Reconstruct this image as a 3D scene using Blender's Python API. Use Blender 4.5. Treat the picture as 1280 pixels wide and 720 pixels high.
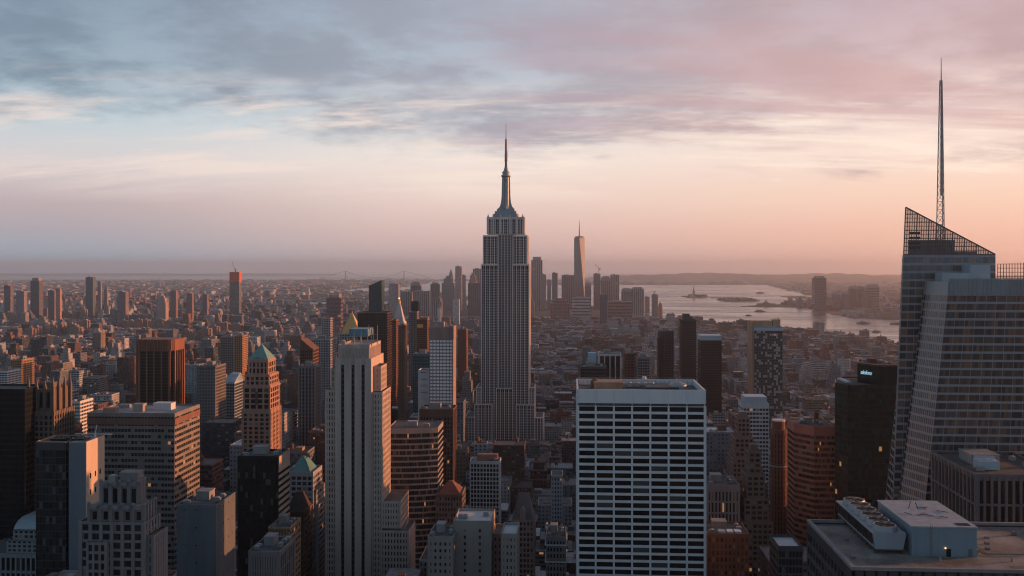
import bpy, math, random
import numpy as np
from mathutils import Vector
R = math.radians
random.seed(7); rng = np.random.default_rng(7)
SC = bpy.context.scene; COL = SC.collection
for o in list(bpy.data.objects): bpy.data.objects.remove(o)

# ------------------------------------------------------------------ camera
F = 1190.0; Y0 = 332.0; EYE = 262.0; TH = math.atan(71/1190)   # focal length and eye level in photo pixels
RE = 7.4e6                                                     # earth radius with refraction, metres
cam = bpy.data.cameras.new('camera'); camo = bpy.data.objects.new('camera', cam); COL.objects.link(camo)
camo.location = (0, 0, EYE); camo.rotation_euler = (R(90), 0, TH)
cam.sensor_width = 36; cam.lens = 36*F/1280; cam.shift_y = -(360-Y0)/1280
cam.clip_start = 1; cam.clip_end = 200000
SC.camera = camo
# ------------------------------------------------------------------ exposure
SC.view_settings.view_transform = 'Standard'; SC.view_settings.look = 'None'
SC.view_settings.exposure = 0.0; SC.view_settings.gamma = 1; SC.view_settings.use_curve_mapping = False
cy = SC.cycles
cy.use_denoising = True; cy.adaptive_threshold = .006; cy.pixel_filter_type = 'BLACKMAN_HARRIS'; cy.filter_width = 1.15; cy.max_bounces = 4; cy.diffuse_bounces = 2; cy.glossy_bounces = 2; cy.volume_bounces = 2
cy.transmission_bounces = 2; cy.caustics_reflective = False; cy.caustics_refractive = False
cy.sample_clamp_indirect = 4.0
# ------------------------------------------------------------------ sun
SUN_AZ = R(18); SUN_EL = R(6)          # azimuth from +X towards +Y
sd = Vector((math.cos(SUN_AZ)*math.cos(SUN_EL), math.sin(SUN_AZ)*math.cos(SUN_EL), math.sin(SUN_EL)))
sl = bpy.data.lights.new('sun', 'SUN'); sl.energy = 5.0; sl.angle = R(0.5); sl.color = (1.0, 0.38, 0.155)
so = bpy.data.objects.new('sun', sl); COL.objects.link(so); so.rotation_euler = sd.to_track_quat('Z', 'Y').to_euler()
so.location = (600, 200, 700)
# ------------------------------------------------------------------ node helpers
class NT:
    def __init__(s, tree): s.t = tree; s.n = tree.nodes; s.l = tree.links
    def node(s, typ, **kw):
        n = s.n.new(typ)
        for k, v in kw.items(): setattr(n, k, v)
        return n
    def put(s, sock, v):
        if isinstance(v, bpy.types.NodeSocket): s.l.new(v, sock)
        elif isinstance(v, (tuple, list)) and len(v) == 3 and sock.type == 'RGBA': sock.default_value = (*v, 1)
        else: sock.default_value = v
    def m(s, op, a, b=None, c=None, clamp=False):
        n = s.node('ShaderNodeMath', operation=op); n.use_clamp = clamp
        s.put(n.inputs[0], a)
        if b is not None: s.put(n.inputs[1], b)
        if c is not None: s.put(n.inputs[2], c)
        return n.outputs[0]
    def mix(s, f, a, b, blend='MIX'):
        n = s.node('ShaderNodeMix', data_type='RGBA', blend_type=blend)
        s.put(n.inputs[0], f); s.put(n.inputs[6], a); s.put(n.inputs[7], b)
        return n.outputs[2]
    def noise(s, vec, scale, detail=3, rough=.5, dist=0.0):
        n = s.node('ShaderNodeTexNoise'); s.put(n.inputs['Vector'], vec); n.inputs['Scale'].default_value = scale
        n.inputs['Detail'].default_value = detail; n.inputs['Roughness'].default_value = rough
        n.inputs['Distortion'].default_value = dist
        return n.outputs['Fac']
    def smooth(s, v, a, b, lo=0.0, hi=1.0):
        n = s.node('ShaderNodeMapRange', interpolation_type='SMOOTHSTEP')
        s.put(n.inputs[0], v); n.inputs[1].default_value = a; n.inputs[2].default_value = b
        n.inputs[3].default_value = lo; n.inputs[4].default_value = hi
        return n.outputs[0]
    def ramp(s, f, stops):
        n = s.node('ShaderNodeValToRGB'); s.put(n.inputs[0], f); cr = n.color_ramp
        while len(cr.elements) < len(stops): cr.elements.new(0.5)
        for e, (p, c) in zip(cr.elements, stops): e.position = p; e.color = (*c, 1)
        return n.outputs[0]
    def comb(s, x, y, z):
        n = s.node('ShaderNodeCombineXYZ'); s.put(n.inputs[0], x); s.put(n.inputs[1], y); s.put(n.inputs[2], z); return n.outputs[0]
def lin(*c): return tuple(((v/255+.055)/1.055)**2.4 if v > 10 else v/255/12.92 for v in c)
# ------------------------------------------------------------------ sky (world): Nishita plus dusk gradient and cloud deck, all by direction
world = bpy.data.worlds.new('World'); SC.world = world; world.use_nodes = True
T = NT(world.node_tree); T.n.clear()
tc = T.node('ShaderNodeTexCoord'); nrm = T.node('ShaderNodeVectorMath', operation='NORMALIZE'); T.l.new(tc.outputs['Generated'], nrm.inputs[0])
sp = T.node('ShaderNodeSeparateXYZ'); T.l.new(nrm.outputs[0], sp.inputs[0]); dx, dy, dz = sp.outputs
e = T.m('MAXIMUM', dz, 0.0)
s_ = T.m('ADD', T.m('MULTIPLY', dx, math.cos(SUN_AZ)), T.m('MULTIPLY', dy, math.sin(SUN_AZ)))
s_ = T.m('SUBTRACT', s_, T.smooth(dy, .45, -.35, 0, .85))
te = T.m('MULTIPLY', e, 2.5, clamp=True)      # e 0..0.4
def ey(y): return min(1, max(0, 2.5*math.sin(math.atan((Y0-y)/F))))
LFT = T.ramp(te, [(0, lin(150,172,190)), (ey(312), lin(160,168,180)), (ey(290), lin(172,164,172)), (ey(260), lin(186,168,172)), (ey(215), lin(212,202,202)), (ey(160), lin(184,200,208)), (ey(110), lin(168,184,196)), (ey(20), lin(138,156,174)), (1, lin(80,100,125))])
MID = T.ramp(te, [(0, lin(196,170,168)), (ey(290), lin(214,184,178)), (ey(240), lin(230,206,197)), (ey(200), lin(235,220,212)), (ey(150), lin(214,214,214)), (ey(100), lin(185,198,208)), (ey(20), lin(160,178,195)), (1, lin(90,105,130))])
RGT = T.ramp(te, [(0, lin(226,174,156)), (ey(290), lin(236,186,166)), (ey(250), lin(240,202,182)), (ey(200), lin(240,214,200)), (ey(160), lin(232,208,200)), (ey(100), lin(215,190,190)), (ey(20), lin(190,170,180)), (1, lin(110,105,125))])
base = T.mix(T.smooth(s_, -.22, .22), LFT, MID)
base = T.mix(T.smooth(s_, .15, .66), base, RGT)
# cloud deck
pz = T.m('ADD', e, .16)
cx, cyy = T.m('DIVIDE', dx, pz), T.m('DIVIDE', dy, pz)
cv = T.comb(T.m('MULTIPLY', cx, .8), T.m('MULTIPLY', cyy, .85), 4.0)
n1 = T.noise(cv, 1.4, 8, .56, .15); n2 = T.noise(cv, 3.8, 8, .60, .1)
# wavy lower edge of the deck: lower towards the middle
edge = T.m('ADD', e, T.m('MULTIPLY', T.m('SUBTRACT', n1, .5), .20))
edge = T.m('ADD', edge, T.m('MULTIPLY', T.m('SUBTRACT', n2, .5), .10))
edge = T.m('ADD', edge, T.smooth(s_, -.2, .2, 0, .022))
edge = T.m('ADD', edge, T.smooth(s_, .25, .6, 0, .012))
deck = T.smooth(edge, .125, .19)
holes = T.smooth(n2, .34, .58, .45, 1.0)
deckm = T.m('MULTIPLY', deck, holes)
dshade = T.smooth(T.m('ADD', T.m('MULTIPLY', n1, .5), T.m('MULTIPLY', n2, .5)), .38, .62, 1.08, .90)
dl = T.mix(T.smooth(s_, -.3, .30), lin(114,134,152), lin(164,164,177))
dl = T.mix(T.smooth(s_, .18, .62), dl, lin(190,161,163))
dl = T.mix(1.0, dl, T.comb(dshade, dshade, dshade), 'MULTIPLY')
col = T.mix(T.m('MULTIPLY', deckm, .9), base, dl)
# thin lit cirrus below the deck
cv2 = T.comb(T.m('MULTIPLY', cx, .55), T.m('MULTIPLY', cyy, 1.6), 3.0)
n3 = T.noise(cv2, 1.9, 10, .66, .25)
band = T.m('MULTIPLY', T.smooth(e, .055, .10), T.smooth(e, .2, .15))
cir = T.m('MULTIPLY', T.m('MULTIPLY', T.smooth(n3, .46, .64), band), .74)
cirl = T.mix(T.smooth(s_, -.3, .6), lin(232,214,206), lin(250,230,214))
col = T.mix(cir, col, cirl)
# a darker mauve streak bank (lower right of the middle)
n4 = T.noise(T.comb(T.m('MULTIPLY', cx, .5), T.m('MULTIPLY', cyy, 2.0), 9.0), 1.3, 7, .55, .4)
bk = T.m('MULTIPLY', T.smooth(n4, .50, .62), T.m('MULTIPLY', T.smooth(e, .105, .13), T.smooth(s_, .1, .3)))
col = T.mix(T.m('MULTIPLY', bk, .6), col, T.mix(T.smooth(s_, .2, .6), lin(170,152,165), lin(200,160,158)))
# glow around the sun, dimmer sky opposite
dim = T.smooth(dy, -.15, .72, .88, 1.0)
up = T.smooth(e, .30, .7, 1.0, .60)
dim = T.m('MULTIPLY', dim, up)
col = T.mix(1.0, col, T.comb(dim, dim, dim), 'MULTIPLY')
cool = T.smooth(dy, -.1, .75)
col = T.mix(cool, T.mix(1.0, col, (.80, .98, 1.08), 'MULTIPLY'), col)
glow = T.m('MULTIPLY', T.smooth(s_, .66, 1.0), T.smooth(e, .25, .0))
col = T.mix(glow, col, (1.2, .62, .36))
sky = T.node('ShaderNodeTexSky'); sky.sky_type = 'NISHITA'; sky.sun_disc = False
sky.sun_elevation = SUN_EL; sky.sun_rotation = math.pi/2 - SUN_AZ; sky.altitude = 260; sky.dust_density = 2.0
b1 = T.node('ShaderNodeBackground'); T.l.new(sky.outputs[0], b1.inputs[0]); b1.inputs[1].default_value = 0.012
b2 = T.node('ShaderNodeBackground'); T.put(b2.inputs[0], col); b2.inputs[1].default_value = 1.09
ad = T.node('ShaderNodeAddShader'); T.l.new(b1.outputs[0], ad.inputs[0]); T.l.new(b2.outputs[0], ad.inputs[1])
wo = T.node('ShaderNodeOutputWorld'); T.l.new(ad.outputs[0], wo.inputs['Surface'])

# ------------------------------------------------------------------ materials
def newmat(name):
    m = bpy.data.materials.new(name); m.use_nodes = True; t = NT(m.node_tree); t.n.clear()
    o = t.node('ShaderNodeOutputMaterial'); p = t.node('ShaderNodeBsdfPrincipled'); t.l.new(p.outputs[0], o.inputs[0])
    return m, t, p
_mc = {}
def stone(name, c, rough=.85, var=.22, metal=0.0, sc=.12, spec=None):
    if name in _mc: return _mc[name]
    m, t, p = newmat(name)
    g = t.node('ShaderNodeNewGeometry').outputs['Position']
    mp = t.node('ShaderNodeMapping'); t.l.new(g, mp.inputs[0]); mp.inputs['Scale'].default_value = (1, 1, .12)
    a = t.noise(mp.outputs[0], sc, 5, .6); b = t.noise(g, 1.7, 3, .6)
    f = t.m('ADD', t.m('MULTIPLY', a, .7), t.m('MULTIPLY', b, .3))
    v = t.smooth(f, .3, .7, 1-var, 1+var)
    t.put(p.inputs['Base Color'], t.mix(1.0, c, t.comb(v, v, v), 'MULTIPLY'))
    p.inputs['Roughness'].default_value = rough; p.inputs['Metallic'].default_value = metal
    p.inputs['Specular IOR Level'].default_value = spec if spec is not None else (.5 if max(c) > .1 else .08)
    _mc[name] = m; return m
def pane_mat(name, dark=(.012,.016,.018), lite=(.04,.044,.048), blind=(.22,.205,.185), pb=.88, pl=.986, rough=.1, lit=(1.0,.42,.14), spec=.2):
    m, t, p = newmat(name)
    oi = t.node('ShaderNodeObjectInfo').outputs['Random']; gi = t.node('ShaderNodeNewGeometry').outputs['Random Per Island']
    r = t.m('FRACT', t.m('ADD', t.m('MULTIPLY', oi, 7.31), gi)); r2 = t.m('FRACT', t.m('MULTIPLY', r, 37.7))
    c = t.mix(r2, dark, lite); c = t.mix(t.m('GREATER_THAN', r, pb), c, blind)
    t.put(p.inputs['Base Color'], c); p.inputs['Roughness'].default_value = rough
    p.inputs['Specular IOR Level'].default_value = spec
    t.put(p.inputs['Emission Color'], lit); t.put(p.inputs['Emission Strength'], t.m('MULTIPLY', t.m('GREATER_THAN', r, pl), .32))
    return m
def facade_mat(name, glass=(.02,.025,.03), blind=(.22,.21,.2), pl=.991, rough=.12):
    """wall with a window in every UV cell; attributes col (wall colour) and par (window width, window height, blind share)"""
    m, t, p = newmat(name)
    uv = t.node('ShaderNodeUVMap'); uv.uv_map = 'UVMap'
    s = t.node('ShaderNodeSeparateXYZ'); t.l.new(uv.outputs[0], s.inputs[0])
    ca = t.node('ShaderNodeAttribute', attribute_name='col'); pa = t.node('ShaderNodeAttribute', attribute_name='par')
    ps = t.node('ShaderNodeSeparateXYZ'); t.l.new(pa.outputs['Vector'], ps.inputs[0])
    fu = t.m('ABSOLUTE', t.m('SUBTRACT', t.m('FRACT', s.outputs[0]), .5)); fv = t.m('ABSOLUTE', t.m('SUBTRACT', t.m('FRACT', s.outputs[1]), .5))
    w = t.m('MULTIPLY', t.m('LESS_THAN', fu, t.m('MULTIPLY', ps.outputs[0], .5)), t.m('LESS_THAN', fv, t.m('MULTIPLY', ps.outputs[1], .5)))
    wn = t.node('ShaderNodeTexWhiteNoise', noise_dimensions='2D')
    t.put(wn.inputs['Vector'], t.comb(t.m('FLOOR', s.outputs[0]), t.m('FLOOR', s.outputs[1]), 0.0))
    r = wn.outputs['Value']; r2 = t.m('FRACT', t.m('MULTIPLY', r, 53.0))
    g = t.mix(r2, glass, tuple(4*x for x in glass)); g = t.mix(t.m('LESS_THAN', r, ps.outputs[2]), g, blind)
    pos = t.node('ShaderNodeNewGeometry').outputs['Position']
    nz = t.noise(pos, .09, 4, .6); v = t.smooth(nz, .3, .7, .78, 1.18)
    wc = t.mix(1.0, ca.outputs['Color'], t.comb(v, v, v), 'MULTIPLY')
    p.inputs['Specular IOR Level'].default_value = .25; t.put(p.inputs['Base Color'], t.mix(w, wc, g)); t.put(p.inputs['Roughness'], t.m('SUBTRACT', .85, t.m('MULTIPLY', w, .85-rough)))
    lit = t.m('MULTIPLY', t.m('MULTIPLY', t.m('GREATER_THAN', r, pl), w), .3)
    p.inputs['Emission Color'].default_value = (1, .5, .18, 1); t.put(p.inputs['Emission Strength'], lit)
    return m
def roof_mat(name):
    m, t, p = newmat(name); ca = t.node('ShaderNodeAttribute', attribute_name='col')
    pos = t.node('ShaderNodeNewGeometry').outputs['Position']
    nz = t.noise(pos, .25, 5, .65); v = t.smooth(nz, .3, .7, .65, 1.25)
    t.put(p.inputs['Base Color'], t.mix(1.0, ca.outputs['Color'], t.comb(v, v, v), 'MULTIPLY')); p.inputs['Roughness'].default_value = .9
    return m
FAC = facade_mat('facade_windows'); RF = roof_mat('roof_membrane')
PANE = pane_mat('window_glass'); PANE_DARK = pane_mat('dark_window_glass', dark=(.006,.008,.009), lite=(.022,.025,.028), blind=(.09,.09,.085), pb=.9, pl=.996, spec=.12)
PANE_SKY = pane_mat('reflective_window_glass', dark=(.05,.06,.07), lite=(.16,.17,.18), pb=.93, pl=.995, rough=.06, spec=.6)
PANE_WARM = pane_mat('warm_window_glass', dark=(.02,.018,.016), lite=(.14,.09,.06), pb=.82, pl=.994, blind=(.26,.19,.14))
LIME = stone('limestone', (.40,.36,.32)); WHITE = stone('white_stone', (.66,.66,.66), var=.08); CONC = stone('concrete', (.28,.28,.28))
DGREY = stone('dark_grey_cladding', (.07,.075,.08), .5); BLACK = stone('black_cladding', (.018,.02,.021), .35)
TAN = stone('tan_brick', (.40,.26,.17)); BROWN = stone('brown_brick', (.16,.085,.06)); REDB = stone('red_brick', (.30,.11,.07))
GREYST = stone('grey_stone', (.20,.19,.19)); STEEL = stone('painted_steel', (.30,.33,.35), .45, .1, .5); METAL = stone('zinc_metal', (.34,.40,.44), .4, .1, .6)
COPG = stone('green_copper', (.10,.26,.24), .6, .2); GOLD = stone('gold_leaf', (.85,.50,.16), .45, .1, .3); TARR = stone('roof_tar', (.10,.10,.105), .9, .35, sc=.3)
GRAV = stone('roof_gravel', (.24,.22,.20), .95, .25, sc=.25); LBLUE = stone('pale_blue_metal', (.40,.50,.56), .5, .08); WOOD = stone('tank_wood', (.16,.10,.07)); TEALG = stone('teal_glass_wall', (.03,.075,.08), .12, .3)
WTAN = stone('copper_brown', (.26,.10,.05), .6); ORNG = stone('safety_netting', (.50,.12,.05), .8)
GLASSC = stone('glass_core', (.014,.017,.019), .14, .2)
TREEM = stone('foliage', (.045,.065,.03), .9, .4, sc=.5); BARK = stone('bark', (.08,.06,.045))
# ------------------------------------------------------------------ geometry helpers
def xat(px, Y): t = (px-640)/F; return Y*math.tan(math.atan(t)-TH)
def dep(X, Y): return -X*math.sin(TH)+Y*math.cos(TH)
def zat(px, py, Y): return EYE-(py-Y0)*dep(xat(px, Y), Y)/F
def proj(X, Y, Z):
    d = dep(X, Y); return 640+F*(X*math.cos(TH)+Y*math.sin(TH))/d, Y0+F*(EYE-Z)/d
def zc(X, Y): return -(X*X+Y*Y)/(2*RE)
def dist_of(py):   # distance of the ground seen at image row py
    k = max(py-Y0, 9.05)
    a = F/(2*RE); disc = k*k-4*a*F*EYE
    return (k-math.sqrt(max(disc, 0)))/(2*a)
def link(o, parent=None, loc=None):
    COL.objects.link(o)
    if parent is not None: o.parent = parent
    if loc is not None: o.location = loc
    return o
def tag(o, label, cat, group=None):
    o['label'] = label; o['category'] = cat
    if group: o['group'] = group
    return o
def thing(name, label, cat, loc, group=None):
    return tag(link(bpy.data.objects.new(name, None), None, loc), label, cat, group)
class MB:
    def __init__(s): s.v = []; s.f = []; s.mi = []
    def add(s, vs, fs, m=0):
        b = len(s.v); s.v += vs; s.f += [tuple(b+i for i in f) for f in fs]; s.mi += [m]*len(fs); return s
    def box(s, x0, x1, y0, y1, z0, z1, m=0):
        return s.add([(x0,y0,z0),(x1,y0,z0),(x1,y1,z0),(x0,y1,z0),(x0,y0,z1),(x1,y0,z1),(x1,y1,z1),(x0,y1,z1)],
              [(0,1,5,4),(1,2,6,5),(2,3,7,6),(3,0,4,7),(4,5,6,7),(3,2,1,0)], m)
    def loft(s, P, z0, Q, z1, m=0, cap=True):
        n = len(P); vs = [(x,y,z0) for x,y in P]+[(x,y,z1) for x,y in Q]
        fs = [(i,(i+1)%n,n+(i+1)%n,n+i) for i in range(n)]
        if cap: fs += [tuple(range(n,2*n)), tuple(range(n-1,-1,-1))]
        return s.add(vs, fs, m)
    def rect(s, w, d, cx=0, cy=0): return [(cx-w/2,cy-d/2),(cx+w/2,cy-d/2),(cx+w/2,cy+d/2),(cx-w/2,cy+d/2)]
    def ring(s, r, n, cx=0, cy=0, a0=0): return [(cx+r*math.cos(a0+2*math.pi*i/n), cy+r*math.sin(a0+2*math.pi*i/n)) for i in range(n)]
    def cyl(s, cx, cy, r0, z0, r1, z1, n=12, m=0): return s.loft(s.ring(r0,n,cx,cy), z0, s.ring(max(r1,.02),n,cx,cy), z1, m)
    def bar(s, a, b, r, n=4, m=0):
        a, b = Vector(a), Vector(b); d = (b-a).normalized(); u = d.orthogonal().normalized(); w = d.cross(u)
        vs = [tuple(p+(u*math.cos(2*math.pi*i/n)+w*math.sin(2*math.pi*i/n))*r) for p in (a, b) for i in range(n)]
        return s.add(vs, [(i,(i+1)%n,n+(i+1)%n,n+i) for i in range(n)]+[tuple(range(n,2*n)), tuple(range(n-1,-1,-1))], m)
    def build(s, name, mats, parent=None, loc=None, smooth=False):
        me = bpy.data.meshes.new(name); me.from_pydata(s.v, [], s.f)
        for m in (mats if isinstance(mats, (list, tuple)) else [mats]): me.materials.append(m)
        if len(me.materials) > 1: me.polygons.foreach_set('material_index', s.mi)
        if smooth: me.polygons.foreach_set('use_smooth', [True]*len(s.f))
        me.update(); return link(bpy.data.objects.new(name, me), parent, loc)
def fboxes(name, boxes, parent=None, loc=None, mats=None, bottom=False):
    """boxes: rows x0,x1,y0,y1,z0,z1, wall rgb, par(3), roof rgb, cell width, floor height -> one mesh with UV window cells"""
    B = np.asarray(boxes, dtype=float).reshape(-1, 17); N = len(B)
    x0,x1,y0,y1,z0,z1 = B[:, :6].T
    V = np.stack([np.stack(c, 1) for c in [(x0,y0,z0),(x1,y0,z0),(x1,y1,z0),(x0,y1,z0),(x0,y0,z1),(x1,y0,z1),(x1,y1,z1),(x0,y1,z1)]], 1).reshape(-1, 3)
    q = np.array([[0,1,5,4],[1,2,6,5],[2,3,7,6],[3,0,4,7],[4,5,6,7]])
    Fc = (np.arange(N)[:, None, None]*8+q[None]).reshape(-1, 4)
    me = bpy.data.meshes.new(name); me.vertices.add(len(V)); me.vertices.foreach_set('co', V.ravel())
    me.loops.add(Fc.size); me.loops.foreach_set('vertex_index', Fc.ravel().astype(np.int32))
    me.polygons.add(len(Fc)); me.polygons.foreach_set('loop_start', np.arange(len(Fc), dtype=np.int32)*4)
    me.polygons.foreach_set('material_index', np.tile([0,0,0,0,1], N).astype(np.int32))
    cw, fh = B[:, 15], B[:, 16]
    nx = np.maximum(1, np.round((x1-x0)/cw)); ny = np.maximum(1, np.round((y1-y0)/cw)); nz = np.maximum(1, np.round((z1-z0)/fh))
    off = rng.integers(0, 4000, (N, 5)).astype(float)
    uv = np.zeros((N, 5, 4, 2))
    for k, nn in ((0,nx),(1,ny),(2,nx),(3,ny)):
        uv[:,k,:,0] = off[:,k][:,None]+np.stack([0*nn,nn,nn,0*nn],1); uv[:,k,:,1] = np.stack([0*nz,0*nz,nz,nz],1)
    me.polygons.foreach_set('use_smooth', [False]*len(Fc)); me.update(calc_edges=True)
    ul = me.uv_layers.new(name='UVMap'); ul.data.foreach_set('uv', uv.ravel())
    ca = me.attributes.new('col', 'FLOAT_COLOR', 'FACE'); pa = me.attributes.new('par', 'FLOAT_VECTOR', 'FACE')
    c = np.ones((N, 5, 4)); c[:, :4, :3] = B[:, None, 6:9]; c[:, 4, :3] = B[:, 12:15]; ca.data.foreach_set('color', c.ravel())
    pp = np.repeat(B[:, None, 9:12], 5, 1); pa.data.foreach_set('vector', pp.ravel())
    for m in (mats or [FAC, RF]): me.materials.append(m)
    return link(bpy.data.objects.new(name, me), parent, loc)
RECT = lambda w, d, cx=0, cy=0: [(cx-w/2,cy-d/2),(cx+w/2,cy-d/2),(cx+w/2,cy+d/2),(cx-w/2,cy+d/2)]
def grid_tower(root, P0, z0, z1, fh=3.9, bays=(10,8,10,8), pw=.6, sh=1.3, pp=.35, sp=.18, wall=LIME, core=GLASSC, pane=PANE, P1=None,
               budget=0, vis=(0,1), top=2.0, span=None, mull=0, win=True, name='facade', partcore='curtain_wall', toprow=0, rooff=None, side_pane={}):
    """lofted tower: dark core, piers and floor bands standing proud of it, glass panes in the openings"""
    P1 = P1 or P0; n = len(P0); H = z1-z0; nf = max(1, round((H-top)/fh)); fh = (H-top)/nf
    core_mb = MB(); lv = 1 if P1 is P0 else 48
    def ringat(f): return [(a[0]+(b[0]-a[0])*f, a[1]+(b[1]-a[1])*f) for a, b in zip(P0, P1)]
    for q in range(lv): core_mb.loft(ringat(q/lv), z0+(z1-.9-z0)*q/lv, ringat((q+1)/lv), z0+(z1-.9-z0)*(q+1)/lv, cap=(q == lv-1))
    co_ = core_mb.build(partcore, core, root)
    rp = MB(); k1 = 1.0; rp.loft([(x*.99,y*.99) for x,y in P1], z1-.88, [(x*.99,y*.99) for x,y in P1], z1-.7); rp.build('roof', rooff or TARR, root)
    fr = MB(); sb = fr if span is None else MB(); cells = []
    for k in range(n):
        a0, a1 = Vector((*P0[k], z0)), Vector((*P0[(k+1)%n], z0)); b0, b1 = Vector((*P1[k], z1)), Vector((*P1[(k+1)%n], z1))
        L = (a1-a0).length; ud = (b1-b0).normalized(); nd = ud.cross((b0-a0).normalized()); nd.normalize()
        def pt(u, v, o): return tuple(a0.lerp(a1, u).lerp(b0.lerp(b1, u), v)+nd*o)
        def wbox(mb, u0, u1, v0, v1, o):
            mb.add([pt(u0,v0,0),pt(u1,v0,0),pt(u1,v0,o),pt(u0,v0,o),pt(u0,v1,0),pt(u1,v1,0),pt(u1,v1,o),pt(u0,v1,o)],
                   [(3,2,6,7),(2,1,5,6),(0,3,7,4),(4,7,6,5),(0,1,2,3),(1,0,4,5)])
        nb = bays[k % len(bays)]; ext = pp/L if k % 2 == 0 else 0.0; exs = sp/L if k % 2 == 0 else 0.0
        for i in range(nb+1):
            u = i/nb; w = pw/L; u0, u1 = u-w/2, u+w/2
            if i == 0: u0, u1 = -ext, w*.8
            if i == nb: u0, u1 = 1-w*.8, 1+ext
            wbox(fr, u0, u1, 0, 1, pp)
        for j in range(nf):
            v0 = (j*fh)/H; v1 = (j*fh+sh)/H
            if sh > 0: wbox(sb, -exs, 1+exs, v0, v1, sp)
            if k in vis and win:
                for i in range(nb):
                    w = pw/L/2+mull*0; m_ = .04
                    for q in range(max(1, mull)):
                        q0 = i/nb+w+(1/nb-2*w)*q/max(1,mull)+(m_/L if q else 0); q1 = i/nb+w+(1/nb-2*w)*(q+1)/max(1,mull)-(m_/L if q < mull-1 else 0)
                        cells.append((-(j), 0 if k == 0 else 1, [pt(q0,v1,.05),pt(q1,v1,.05),pt(q1,((j+1)*fh)/H,.05),pt(q0,((j+1)*fh)/H,.05)], k))
        wbox(sb, -exs, 1+exs, (nf*fh)/H, 1-.0004, sp+.05)
    fr.build(name, wall, root)
    if span is not None: sb.build('floor_band', span, root)
    cells.sort(key=lambda c: (c[0], c[1]))
    for c in cells[:budget]: MB().add([tuple(p) for p in c[2]], [(0,1,2,3)]).build('window', side_pane.get(c[3], pane), root)
    if len(cells) > budget:
        mb = MB(); ms_ = [pane]+list(side_pane.values()); ix_ = {k: i+1 for i, k in enumerate(side_pane)}
        for c in cells[budget:]: mb.add([tuple(p) for p in c[2]], [(0,1,2,3)], ix_.get(c[3], 0))
        o = mb.build('window', ms_, root); o['kind'] = 'stuff'
    return root
def water_tank(root, x, y, z, r=2.2, h=4.2, name='water_tank'):
    mb = MB()
    for a in range(4):
        c, s = math.cos(a*math.pi/2+.78), math.sin(a*math.pi/2+.78); mb.box(x+c*r*.8-.15, x+c*r*.8+.15, y+s*r*.8-.15, y+s*r*.8+.15, z, z+2.6)
    mb.cyl(x, y, r, z+2.55, r*.96, z+2.6+h, 14); mb.cyl(x, y, r*1.08, z+2.6+h+.01, .1, z+4.4+h, 14)
    return mb.build(name, WOOD, root)
def ac_unit(root, x, y, z, w=5, d=3, h=2.2, mat=None):
    mb = MB(); mb.box(x-w/2,x+w/2,y-d/2,y+d/2,z+.3,z+h)
    nf = max(1, int(w//2.4))
    for i in range(nf): mb.cyl(x-w/2+(i+.5)*w/nf, y, min(d,w/nf)*.38, z+h+.005, min(d,w/nf)*.36, z+h+.4, 12)
    for sx in (-1,1):
        for sy in (-1,1): mb.box(x+sx*w*.42-.12,x+sx*w*.42+.12,y+sy*d*.38-.12,y+sy*d*.38+.12,z,z+.295)
    return mb.build('cooling_unit', mat or STEEL, root)
def bulkhead(root, x, y, z, w, d, h, mat=CONC):
    mb = MB(); mb.box(x-w/2,x+w/2,y-d/2,y+d/2,z,z+h); mb.box(x-w/2-.25,x+w/2+.25,y-d/2-.25,y+d/2+.25,z+h+.002,z+h+.4)
    mb.box(x-w*.15,x+w*.15,y-d/2-.08,y-d/2-.003,z+.1,z+2.3); 
    for i in range(4): mb.box(x+w*.22,x+w*.42,y-d/2-.1,y-d/2-.004,z+h*.45+i*.4,z+h*.45+i*.4+.22)
    return mb.build('roof_bulkhead', mat, root)
def parapet(root, P, z, h=1.1, t=.45, mat=CONC, o=0.0):
    xs = [p[0] for p in P]; ys = [p[1] for p in P]; x0,x1,y0,y1 = min(xs)-o,max(xs)+o,min(ys)-o,max(ys)+o
    mb = MB(); mb.box(x0,x1,y0,y0+t,z,z+h); mb.box(x0,x1,y1-t,y1,z,z+h); mb.box(x0,x0+t,y0+t,y1-t,z,z+h); mb.box(x1-t,x1,y0+t,y1-t,z,z+h)
    return mb.build('parapet', mat, root)
def rooftop(root, w, d, z, seed, tank=True, n=4, mat=CONC, cx=0, cy=0):
    r = random.Random(seed)
    bulkhead(root, cx+r.uniform(-.15,.15)*w, cy+r.uniform(-.1,.2)*d, z, max(3,w*r.uniform(.22,.38)), max(3,d*r.uniform(.25,.4)), r.uniform(3,5.5), mat)
    for i in range(n):
        sx = r.choice([-1,1]); ac_unit(root, cx+sx*w*r.uniform(.28,.4), cy+d*r.uniform(-.38,.38), z, min(w*.16,r.uniform(2.5,5)), min(d*.14,r.uniform(2,3)), r.uniform(1.4,2.4))
    if tank: water_tank(root, cx+w*r.uniform(-.35,.35), cy+d*r.uniform(-.1,.35), z, min(2.4,w*.1))
HER = []   # px0, px1, ytop, ybot, Y, footprint : kept clear by the filler
def claim(px0, px1, yt, yb, Y, x0, x1, y0, y1): HER.append((px0, px1, yt, yb, Y, x0, x1, y0, y1))
def hero(name, label, cat, px0, px1, yt, Y, d, yb=730, side=None, group=None):
    """empty at the base centre; px0..px1 = front face, d = depth in metres; returns root, w, d, height"""
    xa, xb = xat(px0, Y), xat(px1, Y); z = zat((px0+px1)/2, yt, Y)
    gz = zc((xa+xb)/2, Y)
    root = thing(name, label, cat, ((xa+xb)/2, Y+d/2, gz), group)
    claim(px0 if not side or side > px0 else side, px1 if not side or side < px1 else side, yt, yb, Y, xa, xb, Y, Y+d)
    return root, xb-xa, d, z-gz
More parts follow.
